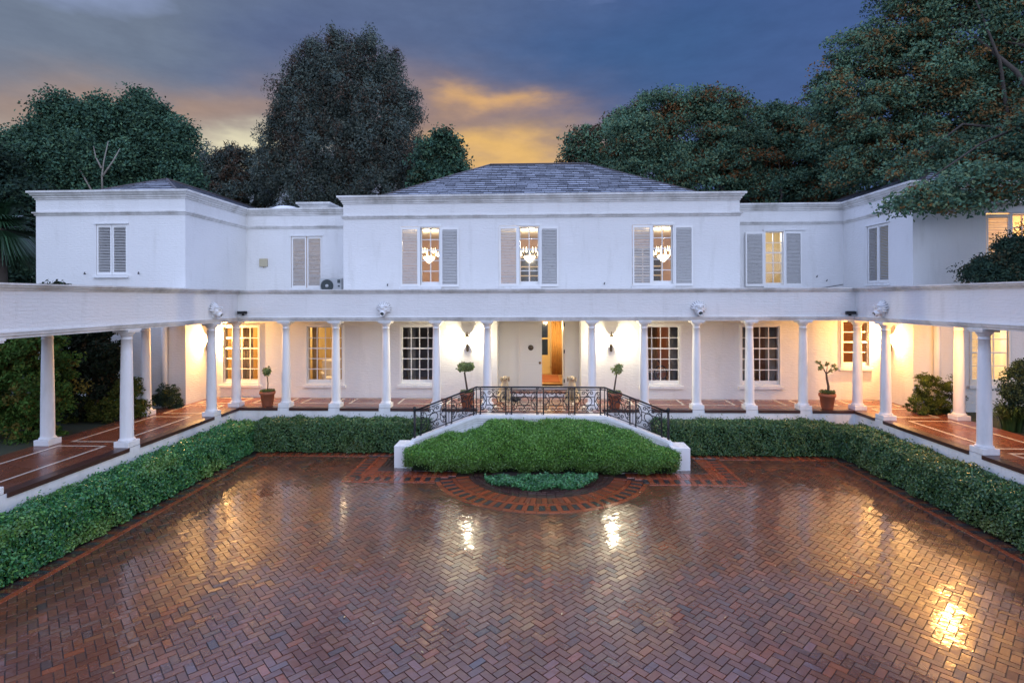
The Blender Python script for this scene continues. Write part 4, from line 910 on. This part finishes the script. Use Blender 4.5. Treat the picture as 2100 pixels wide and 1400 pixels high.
potted(-9.62, 18.62, 'ball', 'small ball topped tree in a terracotta pot near the left lit corner')
potted(-2.52, 18.62, 'flat', 'broad flat topped tree in a terracotta pot left of the stair')
potted(2.58, 18.62, 'lean', 'sparse leaning tree in a terracotta pot right of the stair')
potted(9.75, 18.62, 'bare', 'nearly bare crooked tree in a terracotta pot at the right corner')

# ------------------------------------------------------------------ dog statues
def skin_body(name, verts, edges, radii, m, parent, sub=2):
    me = bpy.data.meshes.new(name); me.from_pydata(verts, edges, []); o = bpy.data.objects.new(name, me); COL.objects.link(o); o.parent = parent; me.materials.append(MATS[m])
    sk = o.modifiers.new('skin', 'SKIN'); sk.use_smooth_shade = True
    if not me.skin_vertices: me.skin_vertices.new()
    for v, r in zip(me.skin_vertices[0].data, radii): v.radius = (r, r) if not isinstance(r, tuple) else r
    me.skin_vertices[0].data[0].use_root = True
    s_ = o.modifiers.new('sub', 'SUBSURF'); s_.levels = sub; s_.render_levels = sub; return o
def dog(x, y, rz, label):
    o = empty('dog_statue', (x, y, T+.01), rz)
    v = [(0, .20, .20), (0, .12, .36), (0, .02, .50), (0, -.02, .60), (0, -.05, .72), (0, -.13, .75), (0, -.23, .72),      # pelvis .. muzzle
         (-.09, -.02, .44), (-.10, -.06, .24), (-.10, -.08, .06), (-.10, -.13, .03), (.09, -.02, .44), (.10, -.06, .24), (.10, -.08, .06), (.10, -.13, .03),
         (-.14, .14, .15), (-.17, -.02, .17), (-.16, .06, .05), (-.16, -.06, .03), (.14, .14, .15), (.17, -.02, .17), (.16, .06, .05), (.16, -.06, .03), (0, .32, .08), (.08, .42, .04)]
    e_ = [(0, 1), (1, 2), (2, 3), (3, 4), (4, 5), (5, 6), (2, 7), (7, 8), (8, 9), (9, 10), (2, 11), (11, 12), (12, 13), (13, 14), (0, 15), (15, 16), (16, 17), (17, 18), (0, 19), (19, 20), (20, 21), (21, 22), (0, 23), (23, 24)]
    r = [.15, .145, .135, .085, .105, .085, .058, .06, .048, .04, .04, .06, .048, .04, .04, .10, .085, .055, .035, .10, .085, .055, .035, .03, .018]
    skin_body('body', v, e_, r, 'sandstone', o)
    for sx in (-1, 1): MB().sphere((sx*.125, -.07, .70), .07, 12, 8, (.42, .75, 1.3)).build('ear', 'sandstone_dark', o)
    f_ = MB()
    for sx in (-1, 1): f_.sphere((sx*.04, -.195, .775), .013)
    f_.sphere((0, -.275, .735), .02); f_.build('eyes_and_nose', 'black', o)
    p = MB(); p.box(-.21, .21, -.2, .36, -.01, .02); p.build('plinth', 'sandstone', o, bevel=.01)
    o.scale = (1.15, 1.15, 1.15); tag(o, label, 'statue', 'sitting dog statues by the door'); return o
dog(-1.27, 19.75, .25, 'pale stone dog statue sitting left of the front door'); d2 = dog(1.20, 19.75, -.15, 'pale stone dog statue sitting right of the front door')
bb = MB(); bb.sphere((0, 0, .07), .16, 14, 8, (1, .7, .55))
for i in range(60):
    a = random.uniform(0, 2*PI); e_ = random.uniform(.1, 1.3); d_ = Vector((math.cos(a)*math.cos(e_), .7*math.sin(a)*math.cos(e_), math.sin(e_)*.6)); bb.tube([d_*.14+Vector((0, 0, .07)), d_*.19+Vector((0, 0, .07))], .006, 4)
bb.sphere((.14, -.03, .09), .05, 10, 8); tag(bb.build('boot_brush', 'black', None, (-.88, 19.7, T)), 'small dark bristly boot brush beside the left dog statue', 'boot brush')

# ------------------------------------------------------------------ carved heads, lights and fittings
def carved(loc, rz, label):
    o = empty('carved_head', loc, rz); b = MB()
    b.sphere((0, -.10, 0), .15, 18, 12, (1, 1, 1.1)); b.sphere((0, -.20, .07), .09, 14, 10, (1.1, .9, .7)); b.sphere((-.07, -.18, .0), .06, 10, 8); b.sphere((.07, -.18, .0), .06, 10, 8)
    b.lathe([(.085, 0), (.10, .06), (.095, .13), (.075, .14), (.06, .10)], 16, (0, 0, 0), cap=False)
    n0 = len(b.v)-16*5
    for i in range(n0, len(b.v)):                          # turn the open mouth to face out and down
        x, y, z = b.v[i]; b.v[i] = (x, -.17-z*.9-y*.25, -.10+y*.9-z*.3)
    for i in range(11):
        a = -.35+PI*1.1*i/10+PI*.0; r = .20; c = (r*math.cos(a), -.05, r*math.sin(a)+.02)
        b.tube([(c[0]*.6, -.11, c[2]*.6), (c[0], -.07, c[2]), (c[0]*1.28, -.03+.02*(i % 2), c[2]*1.25+.02)], .045, 7, .012)
    b.tube([(0, 0, -.02), (0, -.03, -.24)], .10, 10, .05)
    for sx in (-1, 1): b.tube([(sx*.02, -.27, .10), (sx*.08, -.25, .135), (sx*.14, -.16, .10)], .022, 6, .012)
    b.build('head', 'white_plaster', o); m = MB(); m.sphere((0, -.245, -.13), .055, 12, 8, (1, .5, 1)); m.build('mouth', 'dark_grille', o)
    e_ = MB()
    for sx in (-1, 1): e_.sphere((sx*.06, -.275, .055), .018, 8, 6)
    e_.build('eyes', 'weathered_trim', o); tag(o, label, 'carved head', 'carved heads on the frieze'); return o
carved((-5.36, D+.06, 4.70), 0, 'white carved open mouthed head on the frieze left of the stair')
carved((5.36, D+.06, 4.70), 0, 'white carved open mouthed head on the frieze right of the stair')
carved((-XE-.06, 16.9, 4.70), PI/2, 'white carved head in profile on the left wing frieze')
carved((XE+.06, 16.9, 4.70), -PI/2, 'white carved head in profile on the right wing frieze')
def lantern(loc, rz, label, bulb, group='wall lanterns under the colonnade'):
    o = empty('wall_lantern', loc, rz); b = MB(); b.box(-.05, .05, -.02, 0, -.40, -.12); b.tube([(0, -.01, -.30), (0, -.10, -.34), (0, -.17, -.24), (0, -.17, -.13)], .014, 7); b.lathe([(.02, -.42), (.03, -.40), (.012, -.30)], 8, (0, -.03, 0)); b.build('bracket', 'bronze', o)
    c = MB(); c.lathe([(.02, -.14), (.075, -.125), (.085, -.10), (.055, -.09)], 14, (0, -.17, 0)); c.build('cup', 'bronze', o)
    c = MB(); c.lathe([(.105, .13), (.10, .145), (.07, .20), (.035, .25), (.02, .28), (.03, .30), (.012, .33), (.0, .37)], 16, (0, -.17, 0)); c.build('cap', 'bronze', o)
    r = MB()
    for i in range(4): a = PI/4+i*PI/2; r.tube([(.06*math.cos(a), -.17+.06*math.sin(a), -.09), (.095*math.cos(a), -.17+.095*math.sin(a), .135)], .004, 4)
    r.build('cage', 'bronze', o); s_ = MB(); s_.sphere((0, -.17, .0), .03, 10, 8, (1, 1, 1.5)); s_.build('bulb', bulb, o); tag(o, label, 'lantern', group); return o
def point(loc, p, col, r=.03):
    l = bpy.data.lights.new('lantern_light', 'POINT'); l.energy = p; l.color = col; l.shadow_soft_size = r; o = bpy.data.objects.new('lantern_light', l); o.location = loc; COL.objects.link(o)
lantern((-2.70, YW, 3.50), 0, 'bronze wall lantern left of the front door', 'bulb_white'); lantern((2.70, YW, 3.50), 0, 'bronze wall lantern right of the front door', 'bulb_white')
for sx in (-1, 1): point((sx*2.70, YW-.24, 3.50), 300, (1, .87, .6), .07)
lantern((-XT, 19.95, 3.55), PI/2, 'bronze wall lantern hidden behind a column in the left corner', 'bulb_amber'); lantern((XT, 19.85, 3.55), -PI/2, 'bronze wall lantern hidden behind a column in the right corner', 'bulb_amber')
point((-XT+.25, 19.93, 3.55), 760, (1, .53, .18), .04); point((XT-.25, 19.83, 3.55), 600, (1, .52, .17), .04)
cl_ = empty('ceiling_lamp', (11.8, 16.0, 4.5)); c = MB(); c.lathe([(.16, 0), (.17, -.02), (.16, -.04)], 20); c.build('rim', 'bronze', cl_); c = MB(); c.lathe([(.15, -.041), (.13, -.08), (.06, -.11), (0, -.12)], 20); c.build('glass_bowl', 'bulb_amber', cl_); tag(cl_, 'round amber ceiling lamp under the right colonnade', 'ceiling lamp')
point((11.8, 16.0, 4.24), 420, (1, .48, .14), .2)
def flood(loc, rz, label, lens, tilt):
    o = empty('floodlight', loc, rz); b = MB(); b.box(-.15, .15, -.16, -.06, -.03, .07); b.box(-.03, .03, -.08, 0, -.08, -.02); b.build('housing', 'iron', o); l = MB(); l.box(-.12, .12, -.15, -.07, .071, .078); l.build('lens', lens, o); tag(o, label, 'floodlight', 'floodlights in the colonnade corners'); return o
flood((-10.33, D+.06, 4.60), .1, 'small floodlight with pale lens in the left courtyard corner', 'white_paint', 0); flood((10.34, D+.06, 4.55), -.1, 'small dark floodlight in the right courtyard corner', 'dark_grille', 0)
ac = empty('air_conditioner', (-8.72, 22.35, 4.98)); b = MB(); b.box(-.46, .46, -.16, .16, .35, .98); b.build('casing', 'grey_metal', ac, bevel=.02); b = MB(); b.box(-.4, .4, -.12, .12, .0, .35); b.build('stand', 'grey_metal', ac)
b = MB(); b.lathe([(.26, 0), (.27, .015), (.25, .02)], 24, cap=False); b.lathe([(.0, .004), (.25, .004)], 24, cap=False)
for r in (.08, .14, .2): b.lathe([(r-.006, .02), (r+.006, .024)], 24, cap=False)
o = b.build('fan_grille', 'dark_grille', ac, (-.14, -.162, .66)); o.rotation_euler = (PI/2, 0, 0); b = MB(); b.lathe([(.07, .0), (.07, .03), (.0, .035)], 16); o = b.build('fan_hub', 'grey_metal', ac, (-.14, -.166, .66)); o.rotation_euler = (PI/2, 0, 0)
b = MB(); b.box(.30, .42, -.175, -.161, .78, .92); b.box(.32, .40, -.172, -.161, .62, .68); b.build('badge_plate', 'dark_grille', ac); tag(ac, 'grey air conditioner unit with round fan standing on the flat roof', 'air conditioner')
b = MB(); b.box(-.17, .17, -.10, 0, 0, .34); b.box(-.02, .02, -.06, -.02, -.05, 0); tag(b.build('junction_box', 'box_beige', None, (-11.87, YR, 6.50), .012), 'square beige junction box on the upper left wall', 'junction box')
sk = MB(); sk.lathe([(.9, -.6), (.9, .12), (.75, .33), (.45, .47), (0, .52)], 24, cap=False); tag(sk.build('skylight_dome', 'white_paint', None, (-12.1, 25.4, 9.05)), 'pale domed skylight on the flat roof beside the left slate roof', 'skylight')
cbm = MB(); cbm.tube([(11.2, YR-.02, 5.44), (11.9, YR-.02, 5.50), (12.62, YR-.03, 5.62)], .012, 5); tag(cbm.build('cable', 'black'), 'thin dark cable running along the recessed right upper wall', 'cable')
def hooks(pts, fn):
    for x, z, lb in pts:
        h = MB(); h.tube([fn(x, 0, z), fn(x, -.05, z), fn(x+.02, -.06, z+.06)], .014, 5); h.sphere(fn(x, -.05, z), .025, 8, 6); tag(h.build('shutter_hook', 'iron'), lb, 'hook', 'black iron shutter hooks on the walls')
hooks([(-16.35, 6.02, 'black iron hook on the left wing wall, left of its shutters'), (-14.35, 6.02, 'black iron hook on the left wing wall, right of its shutters')], fF(YT))
hooks([(11.55, 5.95, 'large black hook low on the recessed right wall'), (11.95, 5.78, 'small black hook beside the larger one on the recessed right wall')], fF(YR))
hooks([(2.45, 5.62, 'black hook on the main wall between the second and third upper windows'), (-5.75, 5.60, 'black hook on the main wall left of the first upper window')], fF(YW))

# ------------------------------------------------------------------ furnishings behind the glass
def curtain(x0, x1, y, z0, z1, m, label):
    c = MB(); n = 28; vs = []
    for i in range(n+1):
        x = x0+(x1-x0)*i/n; d_ = .05*math.sin(i*1.55)
        vs += [(x, y+d_, z0), (x, y+d_*.8, z1)]
    c.add(vs, [(2*i, 2*i+2, 2*i+3, 2*i+1) for i in range(n)], True); o = c.build('curtain', m); s_ = o.modifiers.new('thick', 'SOLIDIFY'); s_.thickness = .008; tag(o, label, 'curtain', 'curtains at the ground floor windows')
curtain(-12.1, -11.25, 20.75, 1.45, 4.2, 'curtain_cream', 'cream curtain drawn behind the leftmost ground floor window')
curtain(-8.88, -8.62, 20.72, 1.45, 4.2, 'curtain_gold', 'golden curtain left of the white armchair')
curtain(-7.75, -7.45, 20.72, 1.45, 4.2, 'curtain_gold', 'golden curtain right of the white armchair')
curtain(5.0, 5.32, 20.75, 1.45, 4.2, 'curtain_grey', 'grey striped curtain right of the dining chairs')
curtain(4.45, 4.95, 22.6, 1.45, 4.3, 'curtain_gold', 'ochre curtain behind the dining table')
curtain(7.5, 7.85, 20.75, 1.45, 4.2, 'curtain_grey', 'grey curtain left of the small table lamp')
curtain(8.6, 8.95, 20.75, 1.45, 4.2, 'curtain_grey', 'grey curtain right of the small table lamp')
curtain(.62, 1.2, 24.6, T+.3, 4.4, 'curtain_gold', 'golden curtain inside the open front door')
curtain(-5.1, -4.8, 20.75, 1.45, 4.2, 'curtain_grey', 'grey curtain in the unlit window left of the lantern')
m = MB(); m.box(-.62, .38, -.04, .04, 0, 2.5); hd = empty('hall_door', (.2, 25.2, T+.27)); tag(hd, 'yellow glazed inner door seen through the open front door', 'door'); fm = MB(); fm.box(-.45, -.36, -.03, .03, 0, 2.7); fm.box(.26, .36, -.03, .03, 0, 2.7); fm.box(-.36, .26, -.029, .029, 0, .2); fm.box(-.36, .26, -.02, .02, .2, .75); fm.box(-.36, .26, -.029, .029, .75, .86)
for z in (1.6, 2.4): fm.box(-.36, .26, -.028, .028, z, z+.07)
fm.box(-.36, .26, -.029, .029, 2.62, 2.7); fm.build('frame', 'wall_gold', hd); gl = MB(); gl.box(-.36, .26, .0, .01, .86, 2.62); gl.build('pane', 'dim_glass', hd)
rg = MB(); rg.box(-.7, .9, 22.5, 24.6, T+.271, T+.285); tag(rg.build('rug', 'rug_red'), 'red patterned rug on the hall floor inside the front door', 'rug')
def picture(x, y, z, w_, h_, inner, label):
    o = empty('framed_picture', (x, y, z)); b = MB(); t = .05; b.box(-w_/2, w_/2, -.03, 0, h_/2-t, h_/2); b.box(-w_/2, w_/2, -.03, 0, -h_/2, -h_/2+t); b.box(-w_/2, -w_/2+t, -.03, 0, -h_/2+t, h_/2-t); b.box(w_/2-t, w_/2, -.03, 0, -h_/2+t, h_/2-t); b.build('frame', 'wood', o); c = MB(); c.box(-w_/2+t, w_/2-t, -.015, -.001, -h_/2+t, h_/2-t); c.build('canvas', inner, o); tag(o, label, 'picture')
picture(-8.75, 25.15, 3.55, .8, 1.1, 'wall_cream', 'framed picture on the golden wall above the white armchair')
picture(9.72, 25.95, 6.75, .55, .75, 'curtain_cream', 'small wood framed picture in the lit upper right room')
def armchair(x, y, rz, label):
    o = empty('armchair', (x, y, T+.1), rz); b = MB(); b.box(-.42, .42, -.4, .35, .22, .48); b.build('seat', 'white_fabric', o, bevel=.06); b = MB(); b.box(-.40, .40, .26, .44, .45, 1.15); b.build('backrest', 'white_fabric', o, bevel=.07)
    for sx in (-1, 1): b = MB(); a_, c_ = sorted((sx*.36, sx*.5)); b.box(a_, c_, -.4, .38, .22, .68); b.build('arm', 'white_fabric', o, bevel=.05)
    for sx in (-1, 1):
        for sy in (-.34, .34): b = MB(); b.tube([(sx*.38, sy, 0), (sx*.38, sy, .23)], .025, 8, .035); b.build('leg', 'dark_wood', o)
    tag(o, label, 'armchair')
armchair(-8.5, 21.9, .5, 'white upholstered armchair behind the second ground floor window')
def dining_chair(x, y, rz, label):
    o = empty('dining_chair', (x, y, T+.1), rz); b = MB(); b.box(-.24, .24, -.22, .22, .42, .50); b.build('seat', 'rose_fabric', o, bevel=.03); b = MB(); b.tube([(.24*math.cos(t), .2, .75+.28*math.sin(t)) for t in [PI*2*i/20 for i in range(20)]], .028, 7, closed=True); b.tube([(-.2, .2, .45), (-.2, .2, .62)], .025, 6); b.tube([(.2, .2, .45), (.2, .2, .62)], .025, 6); b.build('backrest', 'dark_wood', o)
    for sx in (-1, 1):
        for sy in (-.19, .19): b = MB(); b.tube([(sx*.2, sy, 0), (sx*.2, sy, .43)], .02, 7, .028); b.build('leg', 'dark_wood', o)
    tag(o, label, 'dining chair', 'chairs round the dining table')
tb = empty('dining_table', (4.5, 22.3, T+.1)); b = MB(); b.lathe([(.02, 0), (.3, .02), (.3, .05), (.06, .12), (.05, .70)], 16); b.build('pedestal', 'dark_wood', tb); b = MB(); b.lathe([(.8, .71), (.82, .73), (.8, .75)], 32); b.build('tabletop', 'white_fabric', tb); tag(tb, 'round dining table with pale top in the rosy room', 'dining table')
dining_chair(4.75, 21.35, PI, 'dark round backed dining chair nearest the window'); dining_chair(4.15, 23.3, 0, 'rose seated dining chair beyond the pale table'); dining_chair(5.0, 23.25, -.2, 'rose seated dining chair before the ochre curtain')
tl = empty('table_lamp', (8.02, 22.6, 2.15)); b = MB(); b.lathe([(.09, 0), (.09, .02), (.03, .05), (.05, .18), (.02, .3)], 14); b.build('base', 'brass', tl); b = MB(); b.lathe([(.16, .28), (.10, .5)], 18, cap=False); b.build('lamp_shade', 'lamp_shade_lit', tl); tag(tl, 'little glowing table lamp in the dark right room', 'lamp')
sd = empty('side_table', (8.1, 22.6, T+.1)); b = MB(); b.box(-.45, .45, -.25, .25, .68, .74); b.build('table_top', 'wood', sd)
for sx in (-1, 1):
    for sy in (-1, 1): b = MB(); b.tube([(sx*.4, sy*.2, 0), (sx*.4, sy*.2, .68)], .025, 7); b.build('leg', 'dark_wood', sd)
tag(sd, 'wooden side table carrying the small lit lamp', 'side table')
def blind(x0, x1, y, z0, z1, m, label, pitch=.045):
    b = MB(); n = int((z1-z0)/pitch)
    for k in range(n): z = z0+pitch*k; b.add([(x0, y-.015, z), (x1, y-.015, z), (x1, y+.012, z+.040), (x0, y+.012, z+.040)], [(0, 1, 2, 3)])
    b.box(x0, x1, y-.03, y+.03, z1, z1+.05); tag(b.build('slatted_blind', m), label, 'blind', 'slatted window blinds')
blind(11.2, 12.08, YW+.2, 2.66, 4.2, 'blind_wood', 'orange wooden blind in the small window at the right corner')
blind(14.6, 15.2, YT+.22, 2.3, 4.1, 'cream_paint', 'pale slatted blind half covering the bright right wing window', .06)

# ------------------------------------------------------------------ sky and light
wd = bpy.data.worlds.new('World'); S.world = wd; wd.use_nodes = True; nt = NT(wd.node_tree); bg = wd.node_tree.nodes['Background']
tc = nt.n('ShaderNodeTexCoord'); gen = tc.outputs['Generated']; sp = nt.n('ShaderNodeSeparateXYZ'); nt.put(sp.inputs[0], gen); X, Y, Z = sp.outputs
yc = nt.m('MAXIMUM', Y, .08)
nz = nt.n('ShaderNodeMapping'); nz.inputs['Scale'].default_value = (2.2, 2.2, 6.5); nt.put(nz.inputs[0], gen)
n1 = nt.noise(1.4, nz.outputs[0], 6, .6); nz2 = nt.n('ShaderNodeMapping'); nz2.inputs['Scale'].default_value = (1.5, 1.5, 4); nz2.inputs['Location'].default_value = (3, 1, 2); nt.put(nz2.inputs[0], gen); n2 = nt.noise(2.0, nz2.outputs[0], 5, .55)
U = nt.m('ADD', nt.m('DIVIDE', X, yc), nt.m('MULTIPLY', nt.m('SUBTRACT', n1, .5), .42)); Vv = nt.m('ADD', nt.m('DIVIDE', Z, yc), nt.m('MULTIPLY', nt.m('SUBTRACT', n2, .5), .22))
def blob(px, py, sx, sy, amp=1.0):
    u0, v0 = (px-1095)/F, (613-py)/F; a = nt.m('DIVIDE', nt.m('SUBTRACT', U, u0), sx/F); b = nt.m('DIVIDE', nt.m('SUBTRACT', Vv, v0), sy/F)
    return nt.m('MULTIPLY', nt.m('EXPONENT', nt.m('MULTIPLY', nt.m('ADD', nt.m('MULTIPLY', a, a), nt.m('MULTIPLY', b, b)), -1)), amp, clamp=True)
c = nt.mix(nt.m('MULTIPLY_ADD', U, .9, .72, clamp=True), (.158, .195, .268), (.054, .100, .262))
c = nt.mix(blob(1320, 110, 330, 130, .9), c, (.040, .100, .248))
c = nt.mix(blob(600, 90, 230, 120, .6), c, (.07, .105, .24))
c = nt.mix(blob(250, 215, 560, 75, .8), c, (.42, .262, .168))
c = nt.mix(blob(975, 268, 190, 95, .65), c, (.36, .21, .14))
c = nt.mix(blob(1000, 208, 85, 28, .7), c, (.86, .47, .14))
c = nt.mix(blob(1050, 322, 160, 46, .9), c, (.86, .50, .13))
c = nt.mix(blob(470, 292, 210, 34, .95), c, (.84, .76, .50))
c = nt.mix(blob(-50, 290, 200, 50, .6), c, (.62, .50, .36))
n3 = nt.noise(7.0, nz.outputs[0], 7, .65); c = nt.mix(1.0, c, nt.ramp(n3, (.3, (.90, .90, .91)), (.7, (1.07, 1.07, 1.06))), 'MULTIPLY')
hi = nt.m('MULTIPLY_ADD', Vv, 4.5, -2.6, clamp=True); c = nt.mix(hi, c, (.72, .90, 1.6))       # unseen sky above the view, brightened to tint the paving's reflections
back = nt.m('MULTIPLY_ADD', Y, -1.6, .5, clamp=True)                                          # unseen sky behind the camera and at the sides, brightened to light the walls
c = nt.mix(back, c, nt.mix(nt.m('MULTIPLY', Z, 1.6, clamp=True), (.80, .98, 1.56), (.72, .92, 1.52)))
sky = nt.n('ShaderNodeTexSky'); sky.sky_type = 'NISHITA'; sky.sun_disc = False; sky.sun_elevation = math.radians(38); sky.sun_rotation = math.radians(200)
ad = nt.mix(.007, c, sky.outputs[0], 'ADD')
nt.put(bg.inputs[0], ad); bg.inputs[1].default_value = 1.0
sl = bpy.data.lights.new('sun', 'SUN'); sl.energy = 1.0; sl.angle = math.radians(70); sl.color = (.92, .95, 1); so_ = bpy.data.objects.new('sun', sl); COL.objects.link(so_); so_.rotation_euler = (math.radians(75), 0, math.radians(28)); so_.location = (0, -20, 30)
